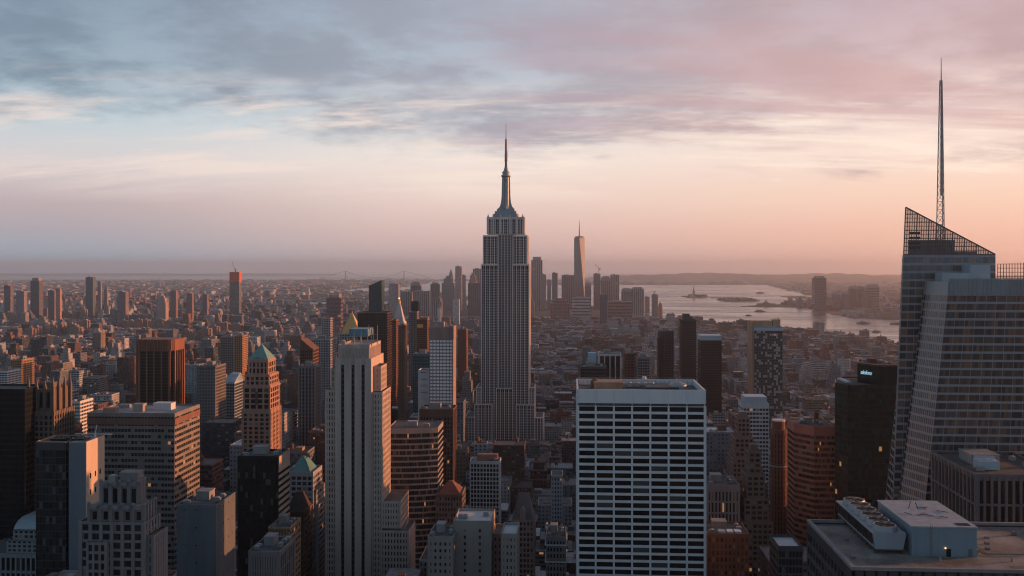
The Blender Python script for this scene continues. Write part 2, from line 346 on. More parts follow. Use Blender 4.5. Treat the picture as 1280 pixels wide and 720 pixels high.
# ------------------------------------------------------------------ water, land
def struct(o): o['kind'] = 'structure'; return o
def pts(L): return [(float(a), float(b)) for a, b in L]
WATER = [pts([(640,356),(960,356),(980,361),(1018,370),(1018,374),(985,379),(985,382),(1005,384),(1035,391),(1065,397),(1130,397),(1400,400),(1400,478),(1126,432),(1060,422),(1000,418),(920,413),(860,405),(830,400),(760,388),(700,380),(640,378)]),
 pts([(412,366),(450,360),(500,359),(545,352),(640,350),(640,372),(545,370),(520,363),(470,365)]),
 pts([(340,379),(425,376),(470,374),(500,377),(545,374),(640,376),(640,384),(545,384),(490,386),(430,385),(340,382)]),
 pts([(-3000,330),(700,330),(790,349),(640,350),(420,349.5),(-3000,349.5)])]
def inpoly(px, py, poly):
    ins = np.zeros(px.shape, bool); n = len(poly); j = n-1
    for i in range(n):
        xi, yi = poly[i]; xj, yj = poly[j]
        c = ((yi > py) != (yj > py)) & (px < (xj-xi)*(py-yi)/(yj-yi+1e-12)+xi); ins ^= c; j = i
    return ins
def is_water(X, Y):
    d = dep(X, Y); ok = d > 600; dd = np.where(ok, d, 600.0)
    px = 640+F*(X*math.cos(TH)+Y*math.sin(TH))/dd; py = Y0+F*(EYE-zc(X, Y))/dd
    w = np.zeros(X.shape, bool)
    for p in WATER: w |= inpoly(px, py, p)
    return w & ok
def polar(name, az, rad, z0, mask=None, mat=None):
    A, RR = np.meshgrid(az, rad); X = RR*np.sin(A); Y = RR*np.cos(A); Z = zc(X, Y)+z0
    V = np.stack([X, Y, Z], -1).reshape(-1, 3); nr, na = A.shape
    i = (np.arange(nr-1)[:, None]*na+np.arange(na-1)[None]).ravel()
    Q = np.stack([i, i+na, i+na+1, i+1], 1)[:, ::-1]
    if mask is not None:
        Xc = (X[:-1,:-1]+X[1:,1:])/2; Yc = (Y[:-1,:-1]+Y[1:,1:])/2; Q = Q[mask(Xc, Yc).ravel()]
    used = np.unique(Q); remap = np.zeros(len(V), int); remap[used] = np.arange(len(used)); V = V[used]; Q = remap[Q]
    me = bpy.data.meshes.new(name); me.vertices.add(len(V)); me.vertices.foreach_set('co', V.ravel())
    me.loops.add(Q.size); me.loops.foreach_set('vertex_index', Q.ravel().astype(np.int32))
    me.polygons.add(len(Q)); me.polygons.foreach_set('loop_start', np.arange(len(Q), dtype=np.int32)*4)
    me.update(calc_edges=True); me.materials.append(mat)
    return struct(link(bpy.data.objects.new(name, me)))
fine = np.radians(np.concatenate([np.arange(-180, -44, 4.0), np.arange(-44, 36, .16), np.arange(36, 181, 4.0)])); fine = np.append(fine, math.pi) if fine[-1] < math.pi else fine
coarse = np.radians(np.arange(-180, 181, 3.0))
rads = np.concatenate([[2, 60, 150], np.geomspace(300, 66000, 440)])
wm, t, p = newmat('harbour_water'); g = t.node('ShaderNodeNewGeometry').outputs['Position']
mp = t.node('ShaderNodeMapping'); t.l.new(g, mp.inputs[0]); mp.inputs['Scale'].default_value = (.012, .03, 1)
mp2 = t.node('ShaderNodeMapping'); t.l.new(g, mp2.inputs[0]); mp2.inputs['Scale'].default_value = (.0016, .005, 1)
p.inputs['Base Color'].default_value = (.05, .06, .07, 1)
t.put(p.inputs['Roughness'], t.smooth(t.noise(mp2.outputs[0], 1.0, 5, .6), .35, .65,   .18, .34)); p.inputs['IOR'].default_value = 1.33
p.inputs['Specular IOR Level'].default_value = .5
bm = t.node('ShaderNodeBump'); bm.inputs['Strength'].default_value = .25; bm.inputs['Distance'].default_value = 3.0
t.put(bm.inputs['Height'], t.noise(mp.outputs[0], 1.0, 4, .6)); t.l.new(bm.outputs[0], p.inputs['Normal'])
polar('water', coarse, rads, -2.0, None, wm)
gm, t, p = newmat('city_ground'); g = t.node('ShaderNodeNewGeometry').outputs['Position']
a = t.noise(g, .004, 6, .65); b = t.noise(g, .03, 5, .7)
c = t.mix(t.smooth(a, .42, .62), (.085,.075,.07), (.05,.06,.038)); c = t.mix(t.smooth(b, .50, .66), c, (.12,.11,.105))
t.put(p.inputs['Base Color'], c); p.inputs['Roughness'].default_value = .95
polar('ground', fine, rads, 0.0, lambda X, Y: ~is_water(X, Y), gm)
# distant wooded ridge beyond the bay
def ridge(name, px0, px1, Y, depth, prof, c, n=160):
    m, t, p = newmat(name+'_land'); g = t.node('ShaderNodeNewGeometry').outputs['Position']
    t.put(p.inputs['Base Color'], t.mix(t.smooth(t.noise(g, .003, 6, .7), .4, .65), c, tuple(2.2*x for x in c))); p.inputs['Roughness'].default_value = .95
    V = []; Fs = []; rows = 9
    for i in range(n+1):
        u = i/n; x = xat(px0+(px1-px0)*u, Y); h = prof(u)
        for j in range(rows):
            v = j/(rows-1); yy = Y+depth*v; k = math.sin(math.pi*min(1, v*1.0))**.7 if 0 < v < 1 else 0
            V.append((x*(yy/Y), yy, zc(x, yy)-3+h*k*(1+.25*math.sin(u*37+v*9)+.15*math.sin(u*91+v*23))))
    for i in range(n):
        for j in range(rows-1): q = i*rows+j; Fs.append((q, q+rows, q+rows+1, q+1))
    me = bpy.data.meshes.new(name); me.from_pydata(V, [], Fs); me.materials.append(m); me.polygons.foreach_set('use_smooth', [True]*len(Fs))
    return struct(link(bpy.data.objects.new(name, me)))
ridge('hills', 690, 1500, 15500, 6000, lambda u: 118*min(1, u*6)*(1-.35*max(0, u-.25)/.75), (.05,.055,.035))
ridge('hills', -700, 420, 30000, 9000, lambda u: 70+20*math.sin(u*5), (.05,.055,.045))
# streets: the avenue with markings and the pavement of each block near the camera
asph = stone('asphalt', (.05,.05,.053), .9, .2, sc=.4); pavem = stone('pavement_slabs', (.24,.23,.22), .9, .15, sc=.4)
AV = [-880, -640, -400, -235, -110, 33, 320, 600, 880]       # avenue centre lines, x
mb = MB(); mb.box(21, 45, 150, 3000, -.5, .012); struct(mb.build('road', asph))
mb = MB()
for lx in (27, 33, 39):
    for k in range(200): mb.box(lx-.08, lx+.08, 200+k*9, 203+k*9, .0125, .016)
struct(mb.build('lane_marking', stone('road_paint', (.7,.7,.68))))
mb = MB()
for i in range(len(AV)-1):
    for k in range(34):
        y0 = 120+k*80; mb.box(AV[i]+13, AV[i+1]-13, y0+8, y0+72, -.3, .14)
struct(mb.build('pavement', pavem))
# ------------------------------------------------------------------ haze
hm = bpy.data.materials.new('haze_air'); hm.use_nodes = True; t = NT(hm.node_tree); t.n.clear()
o = t.node('ShaderNodeOutputMaterial'); v = t.node('ShaderNodeVolumePrincipled'); t.l.new(v.outputs[0], o.inputs['Volume'])
v.inputs['Color'].default_value = (.98, .97, 1.0, 1); v.inputs['Density'].default_value = 4.4e-5; v.inputs['Anisotropy'].default_value = .78
mb = MB(); mb.box(-70000, 70000, -3000, 70000, -900, 470); hz = mb.build('haze', hm); hz['kind'] = 'stuff'
# ================================================================== named buildings
def facbox(x0,x1,y0,y1,z0,z1,col,par=(.5,.5,.25),roof=(.16,.16,.165),cw=3.2,fh=3.6): return [x0,x1,y0,y1,z0,z1,*col,*par,*roof,cw,fh]
# ---- limestone landmark tower with mast (centre)
def landmark():
    Y = 1330; s = dep(xat(631,Y),Y+6)/F; s2_ = dep(xat(631,Y),Y+26)/F
    root = thing('landmark_skyscraper', 'tallest stepped limestone skyscraper with silver mast and long antenna, in the centre', 'skyscraper', (xat(631,Y), Y+24, zc(0,Y)))
    gz = zc(0,Y); X0 = xat(631,Y)
    def X(px): return xat(px,Y)-X0
    def Z(py): return EYE-(py-Y0)*(s if py > 266 else s2_)-gz
    claim(581, 679, 155, 556, Y, X0-60, X0+60, Y-8, Y+60)
    LS = stone('landmark_limestone', (.78,.67,.60), var=.16); SPN = stone('landmark_spandrel', (.30,.27,.27), .5)
    def tier(px0, px1, y0, y1, zt, zb=0, nb=7, ns=6, pw=1.15, nm='facade', top=2.2):
        x0, x1 = X(px0), X(px1); P = [(x0,y0),(x1,y0),(x1,y1),(x0,y1)]; z1 = Z(zt); z0 = Z(zb) if zb else 0
        n = len(root.children)
        cm = MB().loft(P, z0, P, z1-.5); cm.build('window_wall', GLASSC, root)
        fr = MB(); sb = MB(); L = x1-x0; D = y1-y0; nf = max(1, int((z1-z0-top)/3.75))
        for k, (a, b, nn) in enumerate(((x0,x1,nb),(y0,y1,ns))):
            for i in range(nn+1):
                u = a+(b-a)*i/nn; w = pw/2
                big = (1.0 if k == 0 else 2.3) if i not in (0,nn) else 1.35 if k == 0 else 2.3
                ua, ub = u-w*big, u+w*big
                if i == 0: ua = a-.45; ub = a+w*1.6
                if i == nn: ub = b+.45; ua = b-w*1.6
                if k == 0: fr.box(ua,ub,y0-.45,y0,z0,z1); fr.box(ua,ub,y1,y1+.45,z0,z1)
                else:
                    ua, ub = max(ua,a), min(ub,b)
                    fr.box(x1,x1+.45,ua,ub,z0,z1); fr.box(x0-.45,x0,ua,ub,z0,z1)
                if i < nn:   # slim mullion in the middle of each bay
                    um = u+(b-a)/nn/2
                    if k == 0: fr.box(um-.16,um+.16,y0-.28,y0,z0,z1-top)
                    else: fr.box(x1,x1+.28,um-.16,um+.16,z0,z1-top); fr.box(x0-.28,x0,um-.16,um+.16,z0,z1-top)
        for j in range(nf): sb.box(x0-.12,x1+.12,y0-.12,y1+.12,z0+j*3.75,z0+j*3.75+1.5)
        sb.build('floor_band', SPN, root)
        fr.box(x0-.2,x1+.2,y0-.2,y1+.2,z1-top,z1-.05); fr.build(nm, LS, root)
        MB().box(x0+1,x1-1,y0+1,y1-1,z1-.045,z1+.03).build('roof', TARR, root)
    # depths in metres from front: local y -24..24
    tier(622, 641, -12, 20, 292, 0, 5, 5)                       # recessed centre
    tier(601.2, 622.5, -19, 38, 330, 0, 4, 8); tier(640.5, 661, -19, 38, 330, 0, 4, 8)
    tier(603.6, 622.3, -18, 20, 294, 330, 4, 7); tier(640.7, 658.6, -18, 37, 294, 330, 4, 7)
    tier(608, 655, -14, 17, 271, 292.5, 9, 6, 1.5, top=3.4)
    tier(595, 601.1, -17, 26, 484, 0, 2, 8, 1.2, top=1.2); tier(661.1, 668, -17, 26, 484, 0, 2, 8, 1.2, top=1.2)
    tier(593, 615, -22, -19.2, 505, 0, 5, 1, 1.2, top=1.2); tier(645, 668, -22, -19.2, 505, 0, 5, 1, 1.2, top=1.2); tier(620, 641, -20, -12.2, 485, 0, 4, 1, 1.2, top=1.2)
    tier(581, 592.7, -21, 30, 521, 0, 3, 8, 1.2, top=1.2); tier(668.3, 679, -21, 30, 521, 0, 3, 8, 1.2, top=1.2)
    # shoulders at the corners of the crown
    mb = MB()
    for px in (609.5, 616, 625, 637, 646, 653): mb.box(X(px)-1.1,X(px)+1.1,-15.2,-14.1,Z(292),Z(269.5)); mb.cyl(X(px),-14.6,.9,Z(269.4),.3,Z(267.5),6)
    mb.build('buttress', LS, root)
    cy0 = 2.0; SIL = stone('mast_aluminium', (.30,.37,.41), .55, .08, .3)
    mb = MB()
    for (a, b, z0, z1) in ((615,647,271,267),(617.5,644.5,267,264.5),(620,642,264.5,261.5)): 
        w = (X(b)-X(a))/2; mb.box(-w,w,cy0-w*.8,cy0+w*.8,Z(z0)+.01,Z(z1))
    mb.build('mast_base', SIL, root)
    mb = MB()   # mooring mast: octagonal shaft with four wings that sweep outward
    mb.cyl(0, cy0, 5.0, Z(261.4), 4.6, Z(221), 16)
    for k in range(4):
        c, s2 = math.cos(k*math.pi/2), math.sin(k*math.pi/2)
        prof = [(12.0,261.4),(8.6,258),(7.0,252.5),(6.3,246),(5.9,234),(5.6,222)]
        for i in range(5):
            r0, a = prof[i]; r1, b = prof[i+1]; t_ = 1.5
            def q(r, tt, z): return (c*r-s2*tt, cy0+s2*r+c*tt, z)
            z0, z1 = Z(a), Z(b)
            mb.add([q(3,-t_,z0),q(r0,-t_,z0),q(r0,t_,z0),q(3,t_,z0),q(3,-t_,z1),q(r1,-t_,z1),q(r1,t_,z1),q(3,t_,z1)],[(0,1,5,4),(1,2,6,5),(2,3,7,6),(3,0,4,7),(4,5,6,7),(3,2,1,0)])
    mb.build('mast_shaft', SIL, root)
    mb = MB(); mb.cyl(0,cy0,5.4,Z(221.9),7.0,Z(220.6),20); mb.cyl(0,cy0,6.9,Z(220.5),6.7,Z(218.6),20); mb.cyl(0,cy0,5.0,Z(218.5),4.9,Z(216.6),20); mb.cyl(0,cy0,5.8,Z(216.5),5.6,Z(215),20); mb.cyl(0,cy0,4.4,Z(214.9),4.2,Z(214),20); mb.cyl(0,cy0,3.6,Z(213.9),2.4,Z(209.5),20)
    mb.build('mast_cap', SIL, root)
    mb = MB(); mb.bar((0,0,Z(221.5)),(0,0,Z(221.5)),.1) if 0 else None
    for k in range(6): mb.box(-2.4+k*.9,-2.1+k*.9,cy0-5.75,cy0-5.2,Z(256),Z(224))
    mb.build('window_strip', GLASSC, root)
    ANT = stone('antenna_steel', (.16,.12,.12), .6)
    mb = MB(); mb.cyl(0,cy0,2.0,Z(209.4),1.5,Z(201.5),8); mb.cyl(0,cy0,2.3,Z(201.4),2.3,Z(200.3),8); mb.cyl(0,cy0,1.5,Z(200.2),1.1,Z(174),8); mb.cyl(0,cy0,.6,Z(173.9),.32,Z(160),8); mb.cyl(0,cy0,.34,Z(159.9),.26,Z(154),6)
    for k in range(9): mb.cyl(0,cy0,2.1-k*.06,Z(198-k*2.8),2.1-k*.06,Z(196.9-k*2.8),6)
    mb.bar((1.8,cy0,Z(200)),(2.6,cy0,Z(188)),.22); mb.bar((-1.8,cy0,Z(200)),(-2.0,cy0,Z(192)),.2)
    mb.build('antenna', ANT, root)
    mb = MB(); r = random.Random(3)
    for k in range(16):
        a = k/16*2*math.pi; x, y = 13.5*math.cos(a), cy0+11*math.sin(a); mb.box(x-.25,x+.25,y-.25,y+.25,Z(267.2),Z(267.2)+r.uniform(2,5.5))
    mb.build('deck_mast', SIL, root)
    return root
landmark()
# ---- limestone tower with three dark window strips (500-block)
def strips():
    Y = 582; root, w, d, h = hero('art_deco_tower', 'pale limestone tower with three long dark window strips and sunlit stepped side', 'office tower', 419, 464, 448, Y, 30, side=513)
    X0 = (xat(419,Y)+xat(464,Y))/2; HER.pop()
    claim(405,484,415,730,Y,xat(405,Y),xat(485,Y),Y-8,Y+48); claim(405,512,625,730,Y,xat(405,Y),xat(512,Y),Y-8,Y+48)
    def X(px): return xat(px,Y)-X0
    def Z(py): return zat(440,py,Y)
    L2 = stone('strip_tower_limestone', (.53,.43,.37), var=.18, sc=.2)
    # central shaft: front wall with three deep strips
    x0, x1 = X(419), X(464); y0, y1 = -15, 24; zt = Z(448)
    st = [(X(426.2), X(430.2)), (X(439.2), X(443.2)), (X(451.8), X(455.8))]
    mb = MB(); xs = [x0]+[v for s in st for v in s]+[x1]
    for i in range(0, 8, 2): mb.box(xs[i], xs[i+1], y0, y0+1.6, 0, zt)
    for a, b in st: mb.box(a, b, y0, y0+1.6, Z(456), zt-.01)
    mb.box(x0, x1, y0+1.6, y1, 0, zt); mb.build('wall', L2, root)
    for a, b in st:
        s = MB(); s.box(a+.02, b-.02, y0+.9, y0+1.59, 0, Z(456.2)); o = s.build('window_strip', BLACK, root)
        f = MB()
        for k in range(56): f.box(a+.03, b-.03, y0+.72, y0+.89, 4+k*3.6, 5.1+k*3.6)
        f.box((a+b)/2-.08,(a+b)/2+.08,y0+.66,y0+.715,2,Z(456.2)); f.build('spandrel', DGREY, o)
        p_ = MB(); c = (a+b)/2; p_.loft([(c-1.1,y0-.5),(c+1.1,y0-.5),(c+1.1,y0-.01),(c-1.1,y0-.01)],Z(455),[(c-.4,y0-.3),(c+.4,y0-.3),(c+.4,y0-.01),(c-.4,y0-.01)],Z(443)); p_.build('finial', LIME, root)
    # fluted upper block
    mb = MB(); xa, xb = X(422), X(461.5); mb.box(xa, xb, y0+1.2, y1-3, zt+.01, Z(433.5))
    for i in range(22): u = xa+(xb-xa)*(i+.5)/22; mb.box(u-.28,u+.28,y0+.8,y0+1.19,zt+.02,Z(434.5))
    for i in range(18): u = y0+2+(y1-6-y0)*(i+.5)/18; mb.box(xb+.01,xb+.4,u-.3,u+.3,zt+.02,Z(434.5))
    mb.build('crown', L2, root); parapet(root, [(xa,y0+1.2),(xb,y1-3)], Z(433.5)+.01, 1.2, .5, L2)
    # rooftop rig: teal tank on a steel frame
    zr = Z(433.4); MB().box(X(433),X(457),-8,8,zr+6.2,zr+10.5).build('water_tank', stone('teal_tank',(.13,.26,.31),.5), root)
    mb = MB()
    for px in (431,440,449,457,462):
        for y in (-9,9): mb.box(X(px)-.2,X(px)+.2,y-.2,y+.2,zr,zr+(9 if px < 460 else 12))
    for zz in (2.5, 6.0): mb.box(X(430),X(462),-9.25,-8.95,zr+zz-.2,zr+zz); mb.box(X(430),X(462),8.95,9.25,zr+zz-.2,zr+zz)
    for k in range(4): mb.bar((X(456)+k*1.2,-9,zr+7),(X(458)+k*1.0,-9,zr+13-k*.8),.18)
    mb.build('roof_frame', stone('rig_steel',(.38,.36,.34),.6), root); ac_unit(root, X(424), -6, zr, 3.5, 3, 3)
    # wings with punched windows: list of px0, px1, ytop, yfront, yback
    def wing(px0, px1, yt, ya, yb, nb, ns, sidevis=True, bud=60, zb=0):
        a, b = X(px0), X(px1); c = ((a+b)/2,(ya+yb)/2); zb_ = zb
        P = [(a,ya),(b,ya),(b,yb),(a,yb)]
        grid_tower(root, P, zb_, Z(yt), 3.75, (nb,ns,nb,ns), pw=1.05, sh=1.5, pp=.3, sp=.2, wall=L2, pane=PANE_DARK, budget=bud, vis=(0,1) if sidevis else (0,3), top=1.6, name='wing_wall')
    wing(405.5, 418.9, 488, -12, 20, 4, 8, False, 40); wing(411, 418.8, 462, -9, 17, 2, 6, False, 12, Z(488.5))
    wing(464.2, 477, 490, -13.2, 13, 4, 12, True, 100); wing(464.2, 473, 459, -8, 10, 3, 9, True, 20, Z(490.4))
    wing(477.2, 500, 626, -14, 14, 7, 10, True, 100); wing(478, 512, 660, -19, -14.3, 9, 2, True, 60); wing(503.2, 511, 662, -14, 8, 2, 10, True, 60)
    return root
strips()
# ---- Sixth Avenue crystal tower (right)
def crystal():
    Y = 486; root = thing('glass_crystal_tower', 'faceted glass skyscraper with slanted screen top and tall lattice spire at right', 'skyscraper', (xat(1215,Y), Y+30, 0))
    X0 = xat(1215,Y); claim(1117,1290,72,650,Y,xat(1110,Y),xat(1360,Y),Y-5,Y+70)
    def X(px, y): return xat(px, Y+30+y)-X0
    def Z(px, py, y): return zat(px, py, Y+30+y)
    WB = stone('fritted_spandrel', (.28,.32,.345), .3, .06); MU = stone('pale_mullion', (.33,.37,.39), .4, .06)
    DK = pane_mat('tower_glass', dark=(.035,.04,.045), lite=(.12,.11,.10), blind=(.20,.13,.09), pb=.80, pl=.9996, rough=.08, spec=1.0)
    # front volume: wide chamfer facet at its left corner
    zt = Z(1230, 352, -30)
    P1 = [(X(1186,-30),-30),(X(1345,-30),-30),(X(1345,-30),25),(X(1166,-10),25),(X(1160,-14),-14)]
    P0 = [(X(1117,-30),-30),(X(1352,-30),-30),(X(1352,-30),25),(X(1094,0),25),(X(1085,-14),-12)]
    grid_tower(root, P0, 0, zt, 4.15, (13,12,10,8,12), pw=.22, sh=1.15, pp=.14, sp=.12, wall=MU, span=WB, core=GLASSC, pane=DK, P1=P1, budget=100, vis=(0,4), top=7.0, name='mullion', mull=3, side_pane={4: pane_mat('facet_glass', dark=(.10,.115,.12), lite=(.20,.20,.20), blind=(.26,.22,.19), pb=.85, pl=.9996, rough=.1, spec=.5)})  # facet panes paler: sky reflection put into their glass colour
    # frosted double-skin at the head of the front volume
    mb = MB(); a, b = P1[0][0], P1[1][0]
    mb.box(a+.2,b,-30.55,-30.36,zt-6.5,zt+1.2)
    mb.build('glass_parapet', stone('frosted_glass',(.22,.27,.29),.25), root)
    mb = MB()
    for k in range(34): u = a+.3+(b-a-.5)*k/33; mb.box(u-.09,u+.09,-30.75,-30.56,zt-6.6,zt+1.4)
    mb.box(a+.2,b,-30.8,-30.56,zt+1.41,zt+1.7); mb.build('parapet_mullion', MU, root)
    for (pa, pb, ya, yb, y0, y1) in ((1178,1213,341,352,-20,-10),(1213,1238,331,351,-19,-8),(1226,1237,347,351,-24,-20.5)):
        MB().box(X(pa,y0),X(pb,y0),y0,y1,zt-.5,Z(pa,ya,y0)).build('mechanical_box', LBLUE, root)
    # rear volume: screen of open glazing with slanted top
    yf, yb = -8, 26
    zl, zr, zc_ = Z(1132,259,yf), Z(1244,318,yf), Z(1180,300,yf)
    xl1, xr = X(1132,yf), X(1244,yf); xl0 = X(1102,yf)
    zs = Z(1190,302,yf)
    bk = X(1110,yb)-X(1110,yf)
    P0 = [(xl0,yf),(xr,yf),(xr,yb),(xl0+bk,yb)]; zmid = Z(1150,318,yf)+9; k = zmid/zl
    P1 = [(xl0+(xl1-xl0)*k,yf),(xr,yf),(xr,yb),(xl0+(xl1-xl0)*k,yb)]
    grid_tower(root, P0, 0, zmid-9, 4.15, (14,4,4,8), pw=.22, sh=1.15, pp=.14, sp=.12, wall=MU, span=WB, core=GLASSC, pane=DK, P1=[(xl0+(xl1-xl0)*(zmid-9)/zl,yf),(xr,yf),(xr,yb),(xl0+bk+(xl1-xl0)*(zmid-9)/zl,yb)], budget=0, vis=(0,3), top=1.5, name='mullion', partcore='rear_curtain_wall', mull=1)
    # inner mechanical block seen through the screen
    PC = [(X(1135,2),2),(X(1193,2),2),(X(1193,2),20),(X(1139,20),20)]; MB().loft(PC,zmid-9,PC,Z(1150,300,2)).build('mechanical_core', stone('core_panel',(.42,.48,.51),.5), root)
    mb = MB()
    for k in range(4): zz = zmid-6+k*2.6; mb.box(X(1136,2),X(1150,2),1.6,1.99,zz,zz+1.3)
    mb.build('core_louvre', DGREY, root)
    MB().box(X(1193,2)+.1,X(1222,2),2.5,20,zmid-9,Z(1200,314,2)).build('mechanical_core', stone('core_panel',(.26,.30,.32),.5), root)
    # open lattice
    def top_at(x): u = (x-xl1)/(xr-xl1); return zl+(zr-zl)*max(0, u)
    def lat(y, name):
        mb = MB(); n = 38; base = zmid-9
        for i in range(n+1):
            zt_ = None; xb_ = xl0+(xl1-xl0)*(base/zl); x_top = xl1+(xr-xl1)*i/n; x_bot = xb_+(xr-xb_)*i/n
            mb.bar((x_bot,y,base),(x_top,y,top_at(x_top)),.2 if i % 5 else .34)
        z = base
        while z < zl-1:
            # span from left edge to slanted edge
            ul = xl0+(xl1-xl0)*(z/zl); xe = xr if z < zr else xl1+(xr-xl1)*(zl-z)/(zl-zr)
            mb.bar((ul,y,z),(xe,y,z),  .2 if round((z-base)/2.1) % 2 else .32); z += 2.1
        mb.bar((xl1,y,zl),(xr,y,zr),.45); return mb.build(name, stone('screen_steel',(.12,.11,.11),.5), root)
    lat(yf-.1, 'screen_frame')
    gm_ = bpy.data.materials.new('screen_glass'); gm_.use_nodes = True; tt = NT(gm_.node_tree); tt.n.clear(); oo = tt.node('ShaderNodeOutputMaterial'); tr_ = tt.node('ShaderNodeBsdfTransparent'); pp_ = tt.node('ShaderNodeBsdfPrincipled'); mx = tt.node('ShaderNodeMixShader')
    tr_.inputs[0].default_value = (.72,.70,.70,1); pp_.inputs['Base Color'].default_value = (.05,.06,.065,1); pp_.inputs['Roughness'].default_value = .15; mx.inputs[0].default_value = .35
    tt.l.new(tr_.outputs[0], mx.inputs[1]); tt.l.new(pp_.outputs[0], mx.inputs[2]); tt.l.new(mx.outputs[0], oo.inputs[0])
    for yy_ in (yf,):
        xb_ = xl0+(xl1-xl0)*((zmid-9)/zl); MB().add([(xb_,yy_,zmid-9),(xr,yy_,zmid-9),(xr,yy_,zr),(xl1,yy_,zl)],[(0,1,2,3)]).build('screen_glass', gm_, root)
    # lower screen to the right
    mb = MB(); x0, x1 = X(1247,-2), X(1330,-2); zb, z1 = zt-2, Z(1260,330,-2)
    for i in range(24): x = x0+(x1-x0)*i/23; mb.box(x-.14,x+.14,-2.2,-2.0,zb,z1+(i/23)*2)
    for j in range(6): mb.box(x0,x1,-2.36,-2.21,zb+(z1-zb)*j/5-.13,zb+(z1-zb)*j/5+.13)
    mb.build('roof_screen', stone('screen_steel',(.12,.11,.11),.5), root)
    # lattice spire
    ys = 8; xs_ = X(1176.5,ys); z0, z1 = zmid-9, Z(1176,72,ys); mb = MB(); SP = stone('spire_steel',(.30,.31,.33),.5)
    segs = 26; h = z1-z0
    def rad(u): return 2.3*(1-u)**.75+.22
    for k in range(3):
        a = k*2.094+.5
        for i in range(segs):
            u0, u1 = i/segs, (i+1)/segs
            if u0 > .86: continue
            p0 = (xs_+rad(u0)*math.cos(a), ys+rad(u0)*math.sin(a), z0+h*u0); p1 = (xs_+rad(u1)*math.cos(a), ys+rad(u1)*math.sin(a), z0+h*u1)
            mb.bar(p0, p1, .27); b = a+2.094; q1 = (xs_+rad(u1)*math.cos(b), ys+rad(u1)*math.sin(b), z0+h*u1); mb.bar(p0, q1, .15); mb.bar(p1, q1, .15)
    mb.cyl(xs_, ys, .55, z0+h*.3, .32, z0+h*.86, 8); mb.cyl(xs_, ys, .34, z0+h*.86, .15, z1, 8)
    mb.build('spire', SP, root)
    return root
crystal()
# ---- white gridded slab in the foreground (right of centre)
def white_slab():
    Y = 505; root, w, d, h = hero('white_grid_office', 'broad white travertine office slab with black ribbon windows in the foreground', 'office tower', 722, 881.5, 487, Y, 46)
    P = RECT(w, d); W = stone('travertine', (.80,.79,.78), .8, .07, sc=.3)
    grid_tower(root, P, 0, h-8.6, 3.92, (7,5,7,5), pw=1.0, sh=1.38, pp=.55, sp=.40, wall=W, core=GLASSC, pane=PANE_DARK, budget=100, vis=(0,3), top=.4, mull=1, name='stone_grid')
    mb = MB(); z0, z1 = h-8.1, h
    mb.box(-w/2-.35,w/2+.35,-d/2-.35,-d/2+.5,z0+.8,z1); mb.box(-w/2-.35,w/2+.35,d/2-.5,d/2+.35,z0+.8,z1); mb.box(-w/2-.35,-w/2+.5,-d/2+.5,d/2-.5,z0+.8,z1); mb.box(w/2-.5,w/2+.35,-d/2+.5,d/2-.5,z0+.8,z1)
    for i in range(8):
        x = -w/2+w*i/7; x = min(max(x,-w/2+.2),w/2-.2); mb.box(x-.14,x+.14,-d/2-.62,-d/2-.352,0 if 0 else z0-.4,z1-.02)
    mb.build('parapet', W, root)
    MB().box(-w/2+.5,w/2-.5,-d/2+.5,d/2-.5,h-8.6,h-3.2).build('roof', TARR, root)
    zr = h-3.2
    bulkhead(root, -w*.24, 6, zr, 16, 10, 3.6, TAN); water_tank(root, -w*.35, 8, zr-2.4, 2.6, 3.6)
    MB().box(w*.06,w*.33,-4,16,zr+.01,zr+2.0).build('roof_deck', DGREY, root)
    mb = MB(); mb.cyl(w*.33, 2, 5.2, zr, 5.0, zr+3.0, 20); mb.cyl(w*.33, 2, 5.0, zr+3.01, 1.5, zr+4.4, 20); mb.build('cooling_tower', STEEL, root)
    for i in range(5): ac_unit(root, -w*.12+i*4.2, 12, zr, 3, 3, 2.4)
    mb = MB()
    for i in range(26): mb.box(-w/2+1+i*(w-2)/25-.06,-w/2+1+i*(w-2)/25+.06,d/2-1,d/2-.88,zr,h+1.0)
    mb.box(-w/2+1,w/2-1,d/2-1.02,d/2-.9,h+.9,h+1.05); mb.build('railing', STEEL, root)
    mb = MB(); mb.bar((w*.06,8,zr),(w*.06,8,zr+5),.35); mb.cyl(w*.06,8,1.3,zr+5,1.1,zr+6.6,10); mb.build('antenna_drum', WHITE, root)
white_slab()
